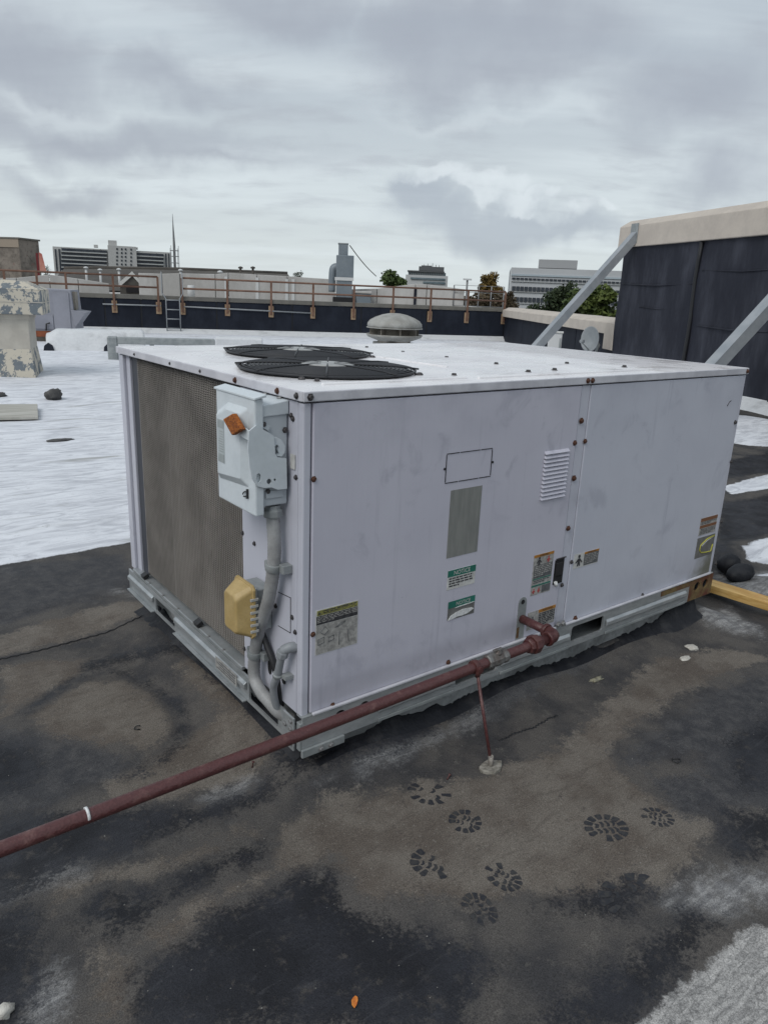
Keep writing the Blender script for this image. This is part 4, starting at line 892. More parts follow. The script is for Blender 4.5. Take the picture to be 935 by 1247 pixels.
t0 = along(106); mb = MB(); mb.lathe([(rp+.0006, -.003), (rp+.0006, .003)], t0, dr, 16); part('white_tape', mb, 'foil', gp)

sup = thing('pipe_support', 'thin maroon rod holding the gas pipe above a small foot on the roof', 'pipe support', tuple(ground(597, 938)))
k0 = along(578); ft = ground(597, 940); ft.z = gz1(ft.x, ft.y)
mb = MB(); mb.tube([k0+Vector((0, -.012, -.012)), ft+Vector((-.004, 0, .03))], .0052, 8); part('rod', mb, 'pipe', sup)
mb = MB(); mb.lathe([(rp+.005, -.009), (rp+.005, .009)], k0, dr, 16); part('clamp', mb, 'pipe_dk', sup, .001)
mb = MB(); mb.tube([k0+Vector((0, -.022, .004)), k0+Vector((0, -.014, -.028))], .0085, 8); mb.lathe([(.011, -.004), (.011, .004)], k0+Vector((0, -.026, .0)), (0, 1, 0), 6, False); part('clamp_bolt', mb, 'pipe_dk', sup)
mb = MB(); mb.tube([ft+Vector((-.004, 0, .045)), ft+Vector((0, 0, .002))], .0085, 8); part('socket', mb, mat('dirty_socket', (.28, .26, .23, 1), .7, col2=(.12, .1, .09, 1), nscale=60), sup)
mb = MB(); rnd = random.Random(2); mb.prism([(ft.x+(.042+rnd.uniform(-.006, .006))*math.cos(k*math.pi/5), ft.y+(.028+rnd.uniform(-.005, .005))*math.sin(k*math.pi/5), ft.z-.002) for k in range(10)], (0, 0, .013)); part('foot', mb, mat('caked_foot', (.30, .28, .245, 1), .85, col2=(.13, .12, .10, 1), nscale=45, bump=.6, bscale=90), sup, .003)

# ------------------------------------------------------------------ timber beside the unit and tarred lumps
tz = .068; pa, pb = ground(868, 705.5, tz), ground(935, 726, tz)
dW = (pb-pa).normalized(); sW = Vector((-dW.y, dW.x, 0))
if sW.x > 0: sW = -sW
pa = pa-dW*.12
mb = MB(); mb.obox(pa-Vector((0, 0, .040)), dW*1.5, sW*.092, (0, 0, .040)); single('timber_plank', mb, 'wood', 'fresh yellow pine plank lying off the far corner of the unit', 'plank', None, .003)
def lumpmesh(c, rx, ry, rz, seed, n=3, amp=.3, freq=4.):
    bm = bmesh.new(); bmesh.ops.create_icosphere(bm, subdivisions=n, radius=1)
    for v in bm.verts:
        d = v.co.copy(); f = 1+amp*mnoise.fractal(d*freq*.5+Vector((seed*7.1, 0, 0)), 1, 2, 4); v.co = Vector((c[0]+d.x*rx*f, c[1]+d.y*ry*f, c[2]+d.z*rz*f))
    for f in bm.faces: f.smooth = True
    me_ = bpy.data.meshes.new('lump'); bm.to_mesh(me_); bm.free(); return me_
for (x, y), r_, lab in (((886, 692), (.07, .06, .06), 'black tarred lump tucked against the end of the unit'), ((900, 703), (.11, .055, .05), 'long black tarred lump behind the end of the timber')):
    g_ = ground(x, y); single('tarred_lump', lumpmesh((g_.x, g_.y, r_[2]*.45), *r_, seed=x, amp=.15, freq=2.), 'tar', lab, 'tar lump', 'tarred lumps at the end of the unit')

# ------------------------------------------------------------------ debris on the roof
def drop(px, py): g_ = ground(px, py); g_.z = gz1(g_.x, g_.y); return g_
def cable_tie(px, py, s_, lab, a0):
    g_ = drop(px, py); mb = MB(); mb.tube([(g_.x+s_*math.cos(a0+k*.42)*(1-.02*k), g_.y+s_*.8*math.sin(a0+k*.42), g_.z+.004+.002*math.sin(k)) for k in range(12)]+[(g_.x+s_*math.cos(a0+4.9)-s_*1.3, g_.y+s_*math.sin(a0+4.9), g_.z+.006)], .0018, 6)
    single('cable_tie', mb, 'blackpl', lab, 'cable tie', 'cut cable ties on the roof')
cable_tie(168, 890, .013, 'curled black cable tie on the pale dried patch beside the coil end', .6); cable_tie(823, 927, .016, 'looped black cable tie on the pale spot within the dark patch', 2.)
g_ = drop(432, 1223); mb = MB()
lf = [(-.013, 0, .002), (-.007, .006, .004), (.002, .0075, .006), (.010, .004, .004), (.015, 0, .002), (.010, -.005, .006), (.002, -.006, .008), (-.007, -.004, .005)]
ca, sa = math.cos(.9), math.sin(.9)
mb.prism([(g_.x+a*ca-b*sa, g_.y+a*sa+b*ca, g_.z+c_*.6) for a, b, c_ in lf], (0, 0, .0012)); single('fallen_leaf', mb, mat('orange_leaf', (.62, .22, .03, 1), .6, col2=(.45, .11, .02, 1), nscale=60), 'small orange fallen leaf lying on the dark stain', 'leaf')
M['splat'] = mat('dried_white_sealant', (.62, .60, .55, 1), .85, col2=(.42, .40, .36, 1), nscale=40, bump=.5, bscale=80)
g_ = drop(842, 789); h_ = drop(834, 801)
for q_, s_, lab in ((g_, (.030, .024, .010), 'round blob of dried white sealant on the roof by the curb'), (h_, (.030, .016, .006), 'flat smear of dried white sealant in front of the round blob')):
    single('sealant_blob', lumpmesh((q_.x, q_.y, q_.z+.001), *s_, seed=s_[1]*99, amp=.32, freq=3), 'splat', lab, 'sealant blob', 'dried sealant blobs')
g_ = drop(4, 1234); single('white_rubble', lumpmesh((g_.x, g_.y, g_.z+.008), .018, .014, .014, seed=5, n=2, amp=.7), 'splat', 'small whitish lump of rubble on the black tar', 'rubble')
g_ = drop(307, 942); mb = MB(); mb.lathe([(.002, 0), (.002, .016), (.0045, .017), (.0045, .020)], g_, (.3, .1, 1), 8); single('loose_screw', mb, 'pipe', 'small reddish screw standing on the roof below the gas pipe', 'screw', 'loose screws on the roof')
g_ = drop(544, 954); mb = MB(); mb.lathe([(.002, 0), (.002, .016), (.0045, .017), (.0045, .020)], g_+Vector((0, 0, .003)), (.9, .4, .3), 8); single('loose_screw', mb, 'pipe_dk', 'tiny dark screw lying beside the uppermost boot print', 'screw', 'loose screws on the roof')
g_ = drop(725, 831); single('sealant_scrap', lumpmesh((g_.x, g_.y, g_.z+.001), .035, .014, .004, seed=3, amp=.8), mat('tan_scrap', (.30, .28, .20, 1), .9, col2=(.16, .15, .12, 1), nscale=50), 'thin tan scrap of old sealant on the bare roof before the fork slot', 'sealant scrap')
rnd = random.Random(31); gv = MB()
for k in range(110):
    px, py = rnd.uniform(0, 935), rnd.uniform(760, 1247); g_ = drop(px, py)
    if -.05 < g_.x < L_ and -.02 < g_.y < W_: continue
    s_ = rnd.choice((.001, .0012, .0016, .0022)); a = rnd.uniform(0, 6)
    gv.add([(g_.x+s_*math.cos(a+k2*2.1)*1.3, g_.y+s_*math.sin(a+k2*2.1), g_.z) for k2 in range(3)]+[(g_.x, g_.y, g_.z+s_*1.2)], [(0, 1, 3), (1, 2, 3), (2, 0, 3)])
o = part('grit', gv, mat('pale_grit', (.22, .215, .20, 1), .8), None); o['kind'] = 'stuff'; o['label'] = 'fine pale grit scattered over the roof'; o['category'] = 'grit'

# ------------------------------------------------------------------ things on the white roof behind
def frame(px, D, turn=0.):
    """local frame seen square-on at photo column px, D metres away: origin on the roof, a to the right, n towards the camera"""
    P = atdist(px, 360, D); P.z = 0; v = (P-C); v.z = 0; v.normalize(); n = -v
    ca, sa = math.cos(turn), math.sin(turn); n = Vector((n.x*ca-n.y*sa, n.x*sa+n.y*ca, 0)); a = Vector((-n.y, n.x, 0))
    return P, a, n
class FR:
    """builder of boxes in a local frame: u right, v towards camera, z up"""
    def __init__(s, px, D, turn=0.): s.P, s.a, s.n = frame(px, D, turn); s.px = px
    def uz(s, x, y, v=0.):
        q = plane(x, y, s.P+s.n*v, s.n); return (q-s.P).dot(s.a), q.z
    def w(s, u, v, z): q = s.P+s.a*u+s.n*v; return Vector((q.x, q.y, z))
    def box(s, mb, u0, u1, v0, v1, z0, z1):
        u0, u1 = sorted((u0, u1)); v0, v1 = sorted((v0, v1)); z0, z1 = sorted((z0, z1))
        return mb.obox(s.w(u0, v0, z0), s.a*(u1-u0), s.n*(v1-v0), (0, 0, z1-z0))
    def base(s, z=0): return (s.P.x, s.P.y, z)

M['rubber'] = mat('black_membrane_wall', (.008, .0105, .0185, 1), .7, spec=.22, col2=(.016, .020, .031, 1), nscale=2.2, bump=.25, bscale=5, stretch=(1, 1, .6), fine=.15)
M['rubber2'] = mat('black_membrane_wall_dusty', (.018, .020, .030, 1), .72, spec=.25, col2=(.042, .045, .060, 1), nscale=1.6, nlo=.4, nhi=.7, bump=.30, bscale=4, stretch=(1.6, 1.6, .5), fine=.15)
M['coping'] = mat('grey_brown_coping', (.155, .145, .125, 1), .75, col2=(.11, .105, .095, 1), nscale=2)
M['stucco'] = mat('cream_stucco', (.52, .465, .405, 1), .85, col2=(.46, .41, .36, 1), nscale=2.5, bump=.25, bscale=90, fine=.05)
M['seal'] = mat('seam_tape', (.008, .009, .012, 1), .6)
M['railrust'] = mat('rust_brown_rail', (.17, .095, .065, 1), .75, col2=(.12, .06, .038, 1), nscale=6)
M['plate'] = mat('tan_post_plate', (.33, .235, .15, 1), .8, col2=(.24, .15, .09, 1), nscale=12)
M['brace'] = mat('galvanised_brace', (.30, .325, .35, 1), .5, .35, col2=(.38, .40, .42, 1), nscale=4)
M['greymem'] = mat('grey_membrane', (.37, .36, .345, 1), .8, col2=(.46, .45, .435, 1), nscale=.9, stretch=(1, 1, .5), bump=.15, bscale=3, fine=.08)
M['whitemem'] = mat('white_membrane', (.62, .635, .65, 1), .7, col2=(.40, .41, .42, 1), nscale=2.2, nlo=.5, nhi=.75, bump=.5, bscale=5, fine=.1)
M['paleflash'] = mat('pale_flashing', (.55, .56, .56, 1), .6)

# back parapet
pt = math.radians(-20); PD = Vector((math.cos(pt), math.sin(pt), 0)); PN = Vector((-PD.y, PD.x, 0))   # along, away
PO = Vector((12, 18.7, 0))
def onpar(x, y=None): q = plane(x, 380 if y is None else y, PO, PN); return (q-PO).dot(PD), q.z
uL = onpar(-160)[0]; uR = onpar(615)[0]
par = thing('parapet_wall', 'long low black membrane parapet wall behind the rusty railing', 'wall', tuple(PO))
def pw(u, v, z): q = PO+PD*u+PN*v; return Vector((q.x, q.y, z))
edges = [uL]+[onpar(x)[0] for x in (-60, 30, 128, 172, 264, 356, 440, 520)]+[uR]
for e0, e1 in zip(edges[:-1], edges[1:]):
    mb = MB(); mb.obox(pw(e0+.02, 0, -.05), PD*(e1-e0-.04), PN*.22, (0, 0, 1.0)); part('membrane_panel', mb, 'rubber', par, .01)
    mb = MB(); mb.obox(pw(e1-.019, .02, -.05), PD*.038, PN*.18, (0, 0, 1.0)); part('panel_seam', mb, 'seal', par)
mb = MB(); mb.obox(pw(uL, -.03, .955), PD*(uR-uL+.1), PN*.42, (0, 0, .12)); part('coping', mb, 'coping', par, .01)
mb = MB(); mb.prism([pw(uL, 0, .14), pw(uL, -.30, .01), pw(uL, -.30, -.03), pw(uL, .0, -.03)], PD*(uR-uL)); part('white_cant', mb, 'whitemem', par)
# conduit pipes clipped to the parapet
for x0, x1, y0, y1 in ((125, 196, 370, 372), (222, 378, 373, 381)):
    a, b_ = onpar(x0, y0), onpar(x1, y1); mb = MB(); mb.tube([pw(a[0], -.04, a[1]), pw(b_[0], -.04, b_[1])], .022, 6); part('conduit_pipe', mb, 'pvc', par)
# upper roof deck behind the parapet
mb = MB(); mb.obox(pw(uL, .30, .80), PD*(uR-uL+4), PN*28, (0, 0, .13)); o = struct('upper_roof', mb, 'greymem')

# railings on the parapet
def railing(xs_, label, ytop, ymid):
    u0, u1 = onpar(xs_[0])[0], onpar(xs_[-1])[0]
    t_ = thing('railing', label, 'railing', tuple(pw(u0, -.05, .9)), 'rusty railings on the parapet')
    for z in (1.60, 1.30):
        mb = MB(); mb.tube([pw(u0, -.05, z), pw(u1, -.05, z)], .028, 8); part('rail', mb, 'railrust', t_)
    for x in xs_:
        u = onpar(x)[0]
        mb = MB(); mb.obox(pw(u-.03, -.075, .62), PD*.06, PN*.045, (0, 0, .98)); part('post', mb, 'railrust', t_, .004)
        mb = MB(); mb.obox(pw(u-.075, -.045, .55), PD*.15, PN*.040, (0, 0, .34)); part('mount_plate', mb, 'plate', t_, .004)
railing((-140, -60, 10, 48.8, 83.5, 140, 193.6), 'rusty pipe railing on the parapet, on the chimney side of the ladder', 0, 0)
railing((222.7, 277, 330, 380.7, 430, 477.5, 523, 568, 613), 'long rusty pipe railing on the parapet from the ladder to the corner', 0, 0)
lad = thing('roof_ladder', 'short grey steel ladder climbing the black parapet between two railings', 'ladder', tuple(pw(onpar(210)[0], -.2, 0)))
ua, ub = onpar(202.5)[0], onpar(219)[0]
for u in (ua, ub):
    mb = MB(); mb.tube([pw(u, -.16, .08), pw(u, -.16, 1.0), pw(u-.10*(1 if u == ua else -1), -.10, 1.15), pw(u-.10*(1 if u == ua else -1), -.10, 1.75)], .017, 6); part('side_rail', mb, 'pvc', lad)
for k in range(4): mb = MB(); mb.tube([pw(ua, -.16, .15+k*.27), pw(ub, -.16, .15+k*.27)], .016, 6); part('rung', mb, 'pvc', lad)

# tall black wall on the right with stucco cap, its braces
wt = math.radians(66); WD = Vector((math.cos(wt), math.sin(wt), 0)); WN = Vector((-math.sin(wt), math.cos(wt), 0))   # along (away), towards camera
WO = Vector((9.935, 3.858, 0))
def onw(x, y): q = plane(x, y, WO, WN); return (q-WO).dot(WD), q.z
def ww(u, v, z): q = WO+WD*u+WN*v; return Vector((q.x, q.y, z))
uE = onw(753, 360)[0]; uS = -7.
tw = thing('screen_wall', 'tall black membrane wall with cream stucco cap and steel braces', 'wall', tuple(ww(0, -.2, 0)))
us = [uE, onw(843, 380)[0], onw(960, 380)[0], -2.6, -4.8, uS]
for k, (a, b_) in enumerate(zip(us[:-1], us[1:])):
    # sheet bowed a little, slightly leaning edge
    mb = MB(); nU, nZ = 10, 14
    for i in range(nU+1):
        for j in range(nZ+1):
            u = a+(b_-a)*i/nU; z = -.02+2.46*j/nZ
            u += (.04-.03*j/nZ)*math.sin(k*2+1)*(1 if 0 < i < nU or k else 0)
            v = .012*math.sin(u*3.1+z*1.3+k)+.010*math.sin(z*4.+u)+(-.010 if i in (0, nU) else .008)
            mb.v.append(tuple(ww(u, v, z)))
    for i in range(nU):
        for j in range(nZ):
            q_ = i*(nZ+1)+j; mb.f.append((q_, q_+nZ+1, q_+nZ+2, q_+1)); mb.sm.append(True)
    part('membrane_panel', mb, 'rubber2', tw)
for k, u in enumerate(us[1:-1]):
    mb = MB(); mb.tube([ww(u+.05*math.sin(j*1.3+k)*.3+(.02*j/8), .016, 2.42*j/8) for j in range(9)], .035, 6); part('panel_seam', mb, 'seal', tw)
mb = MB(); mb.obox(ww(uS, -.45, -.05), WD*(uE-uS-.02), WN*.42, (0, 0, 2.5)); part('wall_core', mb, 'rubber', tw)
for z_, u0, u1 in ((1.75, us[1]+.1, us[0]-.1), (1.95, us[2]+.1, us[1]-.1), (1.1, us[2]+.3, us[1]-.2), (1.35, us[1]+.2, us[0]-.8)):
    mb = MB(); mb.tube([ww(u0, .012, z_), ww((u0+u1)/2, .018, z_-.02), ww(u1, .012, z_+.01)], .012, 6); part('membrane_fold', mb, 'rubber2', tw)
ce = onw(755.5, 300)[0]
mb = MB(); mb.prism([ww(uS, .06, 2.41), ww(uS, .06, 2.78), ww(uS, -.14, 2.90), ww(uS, -.55, 2.90), ww(uS, -.55, 2.41)], WD*(ce-uS)); part('stucco_cap', mb, 'stucco', tw, .012)
mb = MB(); mb.prism([ww(uS, 0.02, .16), ww(uS, .35, .02), ww(uS, .35, -.04), ww(uS, .02, -.04)], WD*(uE-uS)); part('white_cant', mb, 'whitemem', tw)
TB = plane(776, 284, WO, WN); Q_ = plane(655, 420, TB, WD)
dirB = (Q_-TB); FB = TB+dirB*(TB.z/(TB.z-Q_.z)); FB.z = 0
for sh, lab in ((0., 'steel channel brace at the far end of the tall black wall'), (-4.92, 'steel channel brace near the corner of the unit, against the tall black wall')):
    d = WD*sh; br_ = thing('wall_brace', lab, 'brace', tuple(FB+d), 'steel braces of the tall wall')
    ax = (TB-FB).normalized(); sd_ = WD; up_ = ax.cross(sd_).normalized()
    if up_.z < 0: up_ = -up_
    ln = (TB-FB).length+.02; o0 = FB+d-ax*.05
    h_ = .09
    mb = MB(); mb.obox(o0-sd_*h_+up_*.06, sd_*(2*h_), ax*ln, up_*.008); part('channel_web', mb, 'brace', br_)
    mb = MB(); mb.obox(o0-sd_*h_-up_*.07, sd_*.008, ax*ln, up_*.129); part('channel_flange', mb, 'brace', br_)
    mb = MB(); mb.obox(o0+sd_*(h_-.008)-up_*.07, sd_*.008, ax*ln, up_*.129); part('channel_flange', mb, 'brace', br_)
    mb = MB(); mb.obox(o0-sd_*.04-up_*.03, sd_*.08, ax*ln, up_*.04); part('inner_strut', mb, 'galv_dull', br_)
    T_ = TB+d; mb = MB(); mb.obox(T_-WD*.12+WN*.061+Vector((0, 0, -.17)), WD*.24, WN*.012, (0, 0, .34)); part('wall_plate', mb, 'galv_dull', br_, .002)
    mb = MB(); mb.obox(FB+d-WD*.15-WN*.12+Vector((0, 0, -.02)), WD*.3, WN*.24, (0, 0, .03)); part('foot_plate', mb, 'galv_dull', br_)

# low wall between the tall wall and the parapet corner
PC = pw(uR, 0, 0); QA = ww(uE, -.1, 0); ld = (PC-QA); ll = ld.length; ld.normalize(); lnn = Vector((-ld.y, ld.x, 0))
low = thing('low_parapet', 'low black parapet with pale stucco cap beside the satellite dish', 'wall', tuple(QA))
for k in range(4):
    mb = MB(); mb.obox(QA+ld*(ll*k/4+.02)+Vector((0, 0, -.05)), ld*(ll/4-.04), -lnn*.3, (0, 0, .95)); part('membrane_panel', mb, 'rubber', low, .01)
    mb = MB(); mb.obox(QA+ld*(ll*k/4-.018)-lnn*.02+Vector((0, 0, -.05)), ld*.036, -lnn*.25, (0, 0, .95)); part('panel_seam', mb, 'seal', low)
zc0, zc1 = .80, 1.10
mb = MB(); mb.prism([QA+lnn*.10+Vector((0, 0, zc0)), QA+lnn*.10+Vector((0, 0, zc0+.22)), QA-lnn*.15+Vector((0, 0, zc1)), QA-lnn*.5+Vector((0, 0, zc1)), QA-lnn*.5+Vector((0, 0, zc0))], ld*(ll+.2)); part('stucco_cap', mb, 'stucco', low, .01)
mb = MB(); mb.obox(QA+lnn*.102+Vector((0, 0, .5)), ld*.55, -lnn*.12, (0, 0, .5)); part('stucco_drop', mb, 'stucco', low, .01)

# satellite dish and white box in front of the low wall
DP = atdist(722, 415, 15.6); DP.z = 0
dish = thing('satellite_dish', 'pale grey satellite dish on a short mast before the low parapet', 'dish', tuple(DP))
M['dish'] = mat('dish_grey', (.34, .36, .37, 1), .5, col2=(.28, .30, .31, 1), nscale=5)
dz = atdist(721, 413, 15.6).z; da = (Vector((C.x, C.y, dz+2.2))-Vector((DP.x, DP.y, dz))).normalized(); da = (da+RT*-1.5).normalized()
mb = MB(); prof = [(.02, 0)]+[(.25*t_, .09*t_*t_) for t_ in (.25, .5, .75, .95, 1.)]+[(.25, .100), (.23, .085), (.13, .035), (.02, .012)]
mb.lathe(prof, Vector((DP.x, DP.y, dz)), da, 28); part('reflector', mb, 'dish', dish)
mb = MB(); mb.tube([Vector((DP.x, DP.y, dz))-da*.05, Vector((DP.x, DP.y, dz))-da*.16-Vector((0, 0, .10)), Vector((DP.x-.02, DP.y, 0))], .03, 8); part('mast', mb, 'galv_dull', dish)
fe = Vector((DP.x, DP.y, dz))+da*.33-Vector((0, 0, .05)); mb = MB(); mb.tube([Vector((DP.x, DP.y, dz-.27)), fe], .014, 6); part('feed_arm', mb, 'galv_dull', dish)
mb = MB(); mb.tube([fe, fe-da*.08], .035, 8); part('feed_horn', mb, 'dish', dish)
fr = FR(681, 16.); u0, z1 = fr.uz(668, 405); u1, _ = fr.uz(685, 405)
cab = thing('cabinet', 'small white metal cabinet standing behind the far steel brace', 'cabinet', fr.base())
mb = MB(); fr.box(mb, u0, u1, -.25, 0, 0.02, z1); part('body', mb, 'paleflash', cab, .01)
mb = MB(); fr.box(mb, u0-.02, u1+.02, -.27, .02, z1+.001, z1+.03); part('lid', mb, 'white', cab, .005)
mb = MB(); fr.box(mb, u1-.05, u1-.02, .001, .02, z1-.35, z1-.1); part('hinge', mb, 'galv_dull', cab)

# mushroom roof ventilator
fr = FR(482, 14.); k_ = lambda x, y: fr.uz(x, y)
vent = thing('roof_ventilator', 'mushroom shaped weathered metal roof ventilator behind the unit', 'ventilator', fr.base())
M['ventm'] = mat('weathered_vent_metal', (.36, .36, .34, 1), .7, .1, col2=(.26, .255, .235, 1), nscale=5, bump=.1, fine=.12)
M['ventd'] = mat('vent_shadowed_steel', (.20, .175, .14, 1), .8, col2=(.27, .25, .22, 1), nscale=6)
zt_ = k_(482, 381)[1]; zr = k_(482, 395)[1]; zb_ = k_(482, 409)[1]; rv = (k_(515, 395)[0]-k_(448, 395)[0])/2; o3 = fr.w(0, 0, 0)
mb = MB(); mb.lathe([(rv*.98, zr-.055), (rv, zr-.02), (rv*.99, zr+.02), (rv*.90, zr+.075), (rv*.72, zr+.125), (rv*.45, zt_-.03), (rv*.2, zt_-.005), (.0, zt_)], o3, seg=36); part('cap', mb, 'ventm', vent)
mb = MB(); mb.lathe([(rv*1.02, zr-.068), (rv*1.03, zr-.055), (rv*.99, zr-.05)], o3, seg=36); part('cap_rim', mb, 'ventm', vent)
mb = MB(); mb.lathe([(rv*.60, zb_-.12), (rv*.60, zr-.06)], o3, seg=24); part('throat', mb, 'ventd', vent)
mb = MB(); mb.lathe([(rv*.55, zb_-.10), (rv*.98, zb_-.02), (rv*1.04, zb_+.03), (rv*1.0, zb_+.03), (rv*.6, zb_-.05)], o3, seg=36); part('gutter_ring', mb, 'ventm', vent)
for k in range(8):
    a = k*math.pi/4+.35; d0 = Vector((math.cos(a), math.sin(a), 0)); mb = MB(); mb.obox(o3+d0*rv*.62+Vector((0, 0, zb_-.01)), d0*rv*.3, Vector((-d0.y, d0.x, 0))*.012, (0, 0, zr-zb_-.05)); part('strut', mb, 'ventd', vent)
mb = MB(); hw = rv*.56; mb.box(o3.x-hw, o3.x+hw, o3.y-hw, o3.y+hw, -.02, zb_-.11); part('curb_box', mb, 'ventm', vent, .01)

# stucco chimney stack with flaking paint
fr = FR(18, 12.4, math.radians(-8))
def flake():
    m_ = bpy.data.materials.new('flaking_paint'); m_.use_nodes = True; tr = m_.node_tree; Q = NT(tr); b = tr.nodes['Principled BSDF']
    co = Q.n('ShaderNodeTexCoord').outputs['Object']
    n_ = Q.noise(Q.scalev(co, (1, 1, .8)), 6.5, 7, .68); f = Q.mapr(n_, .505, .53)
    c = Q.mix(f, (.52, .48, .40, 1), Q.mix(Q.noise(co, 12, 4, .6), (.11, .135, .155, 1), (.19, .21, .225, 1)))
    c = Q.mix(Q.mapr(Q.noise(co, 9, 4, .6), .68, .74, 0, .8), c, (.17, .07, .045, 1))
    tr.links.new(c, b.inputs['Base Color']); b.inputs['Roughness'].default_value = .85
    bn = Q.n('ShaderNodeBump'); bn.inputs['Strength'].default_value = .4; bn.inputs['Distance'].default_value = .01; tr.links.new(n_, bn.inputs['Height']); tr.links.new(bn.outputs[0], b.inputs['Normal'])
    return m_
M['flake'] = flake()
M['cream'] = mat('cream_paint', (.50, .47, .41, 1), .8, col2=(.43, .40, .35, 1), nscale=5, bump=.15, bscale=40)
stk = thing('stucco_chimney', 'cream stucco chimney stack with flaking blue grey paint', 'chimney', fr.base())
uL_ = -1.2; uS_, zs = fr.uz(38, 425); _, zcap0 = fr.uz(44, 383); uC, zcap1 = fr.uz(51, 353); uB, _ = fr.uz(45, 456); _, ztop = fr.uz(10, 337); _, ztp2 = fr.uz(30, 339)
def fprism(f_, prof, v0, v1): return MB().prism([f_.w(u, v0, z) for u, z in prof], f_.n*(v1-v0))
mb = MB(); dv = .75
vs = [fr.w(uL_-.15, .12, -.03), fr.w(uB, .12, -.03), fr.w(uB, -dv-.12, -.03), fr.w(uL_-.15, -dv-.12, -.03), fr.w(uL_, 0, zs-.001), fr.w(uS_, 0, zs-.001), fr.w(uS_, -dv, zs-.001), fr.w(uL_, -dv, zs-.001)]
mb.add(vs, [(0, 1, 5, 4), (1, 2, 6, 5), (2, 3, 7, 6), (3, 0, 4, 7), (4, 5, 6, 7)]); part('flared_base', mb, 'flake', stk, .012)
mb = MB(); fr.box(mb, uL_, uS_-.003, -dv+.003, -.003, zs-.05, zcap0+.02); part('shaft', mb, 'cream', stk, .008)
mb = MB(); fr.box(mb, uL_-.1, uS_+.015, -dv-.02, .015, zcap0-.075, zcap0-.003); part('neck_band', mb, 'cream', stk, .006)
mb = MB(); fr.box(mb, uL_-.1, uC, -dv-.12, .12, zcap0, zcap1); part('cap_block', mb, 'flake', stk, .012)
mb = MB(); fr.box(mb, uL_-.1, uC+.006, -dv-.125, .126, (zcap0+zcap1)/2-.006, (zcap0+zcap1)/2+.006); part('cap_joint', mb, 'cream', stk)
mb = MB(); vs = [fr.w(uL_-.1, .12, zcap1+.001), fr.w(uC, .12, zcap1+.001), fr.w(uC, -dv-.12, zcap1+.001), fr.w(uL_-.1, -dv-.12, zcap1+.001), fr.w(uL_, -.1, ztop), fr.w(uC-.26, -.1, ztop-.05), fr.w(uC-.26, -dv+.1, ztop-.05), fr.w(uL_, -dv+.1, ztop)]
mb.add(vs, [(0, 1, 5, 4), (1, 2, 6, 5), (2, 3, 7, 6), (3, 0, 4, 7), (4, 5, 6, 7)]); part('cap_slope', mb, 'flake', stk, .012)

# grey air handler far left with intake hood on a rusty rail
fr = FR(68, 19.5, math.radians(-10)); ah = thing('air_handler', 'lilac grey air handler with intake hood near the black parapet', 'air conditioner', fr.base())
M['ahu'] = mat('faded_lilac_grey', (.27, .275, .315, 1), .6, col2=(.23, .235, .27, 1), nscale=1.5, bump=.05, fine=.05)
a0, z0 = fr.uz(20, 402); a1, _ = fr.uz(93, 404); b1, z1 = fr.uz(86, 353)
mb = MB(); mb.prism([fr.w(a0, 0, z0), fr.w(a1, 0, z0), fr.w(b1, 0, z1), fr.w(a0, 0, z1+.02)], fr.n*-1.2); part('casing', mb, 'ahu', ah, .01)
um, zm = fr.uz(64, 378)
mb = MB(); fr.box(mb, a0, um, .001, .02, z0+.05, zm-.1); part('side_panel', mb, 'ahu', ah, .004)
mb = MB(); fr.box(mb, um+.02, b1-.05, .001, .02, z0+.05, z1-.06); part('side_panel', mb, 'ahu', ah, .004)
h0, hz0 = fr.uz(86, 377); h1, hz1 = fr.uz(105, 380); _, hz2 = fr.uz(88, 398)
mb = MB(); mb.prism([fr.w(h0, .03, hz0), fr.w(h1, .03, hz1), fr.w(h0+.08, .03, hz2)], fr.n*-.9); part('intake_hood', mb, 'ahu', ah, .006)
mb = MB(); e0 = fr.uz(90, 355)[0]; fr.box(mb, b1+.003, e0, -.5, -.12, hz0, z1-.04); part('end_filter', mb, 'ventd', ah, .005)
mb = MB(); fr.box(mb, a0, fr.uz(70, 404)[0], -1.1, .03, .10, z0-.003); part('rusty_rail', mb, mat('orange_rust', (.26, .075, .03, 1), .85, col2=(.16, .05, .025, 1), nscale=4), ah, .006)
mb = MB(); fr.box(mb, a0+.2, a1-.1, -1.0, -.1, -.02, z0-.004); part('support_curb', mb, 'ventd', ah)
q0 = fr.uz(57, 402); q1 = fr.uz(57, 394); mb = MB(); mb.tube([fr.w(q0[0], .06, q0[1]), fr.w(q1[0], .06, q1[1]), fr.w(q1[0]+.08, .06, q1[1]+.02)], .018, 6); part('drain_pipe', mb, 'blackpl', ah)

# membrane covered mound and grey duct run on the white roof
fr = FR(95, 17.); a0, z0 = fr.uz(58, 433); a1, z1 = fr.uz(140, 412)
mb = MB(); nU = 30; rnd = random.Random(3)
for i in range(nU+1):
    u = a0+(a1+.6-a0)*i/nU
    for v, z in ((.30, -.04), (.16, .20), (.08, .36), (-.1, .42), (-.6, .42), (-.75, -.04)):
        e_ = sstep(0, .12, i/nU) if i < nU/2 else 1
        mb.v.append(tuple(fr.w(u, v+.02*mnoise.noise(Vector((u*3, v*4, 1))), (z if z < 0 else z*(.75+.25*float(e_))+.03*mnoise.noise(Vector((u*2.5, v*3, 7)))))))
for i in range(nU):
    for k in range(5): a = i*6+k; mb.f.append((a, a+6, a+7, a+1)); mb.sm.append(True)
mb.f += [tuple(range(6)), tuple(nU*6+k for k in range(5, -1, -1))]; mb.sm += [False, False]
md_ = thing('covered_curb', 'long low mound wrapped in white membrane near the grey air handler', 'curb', fr.base()); part('membrane', mb, 'whitemem', md_)
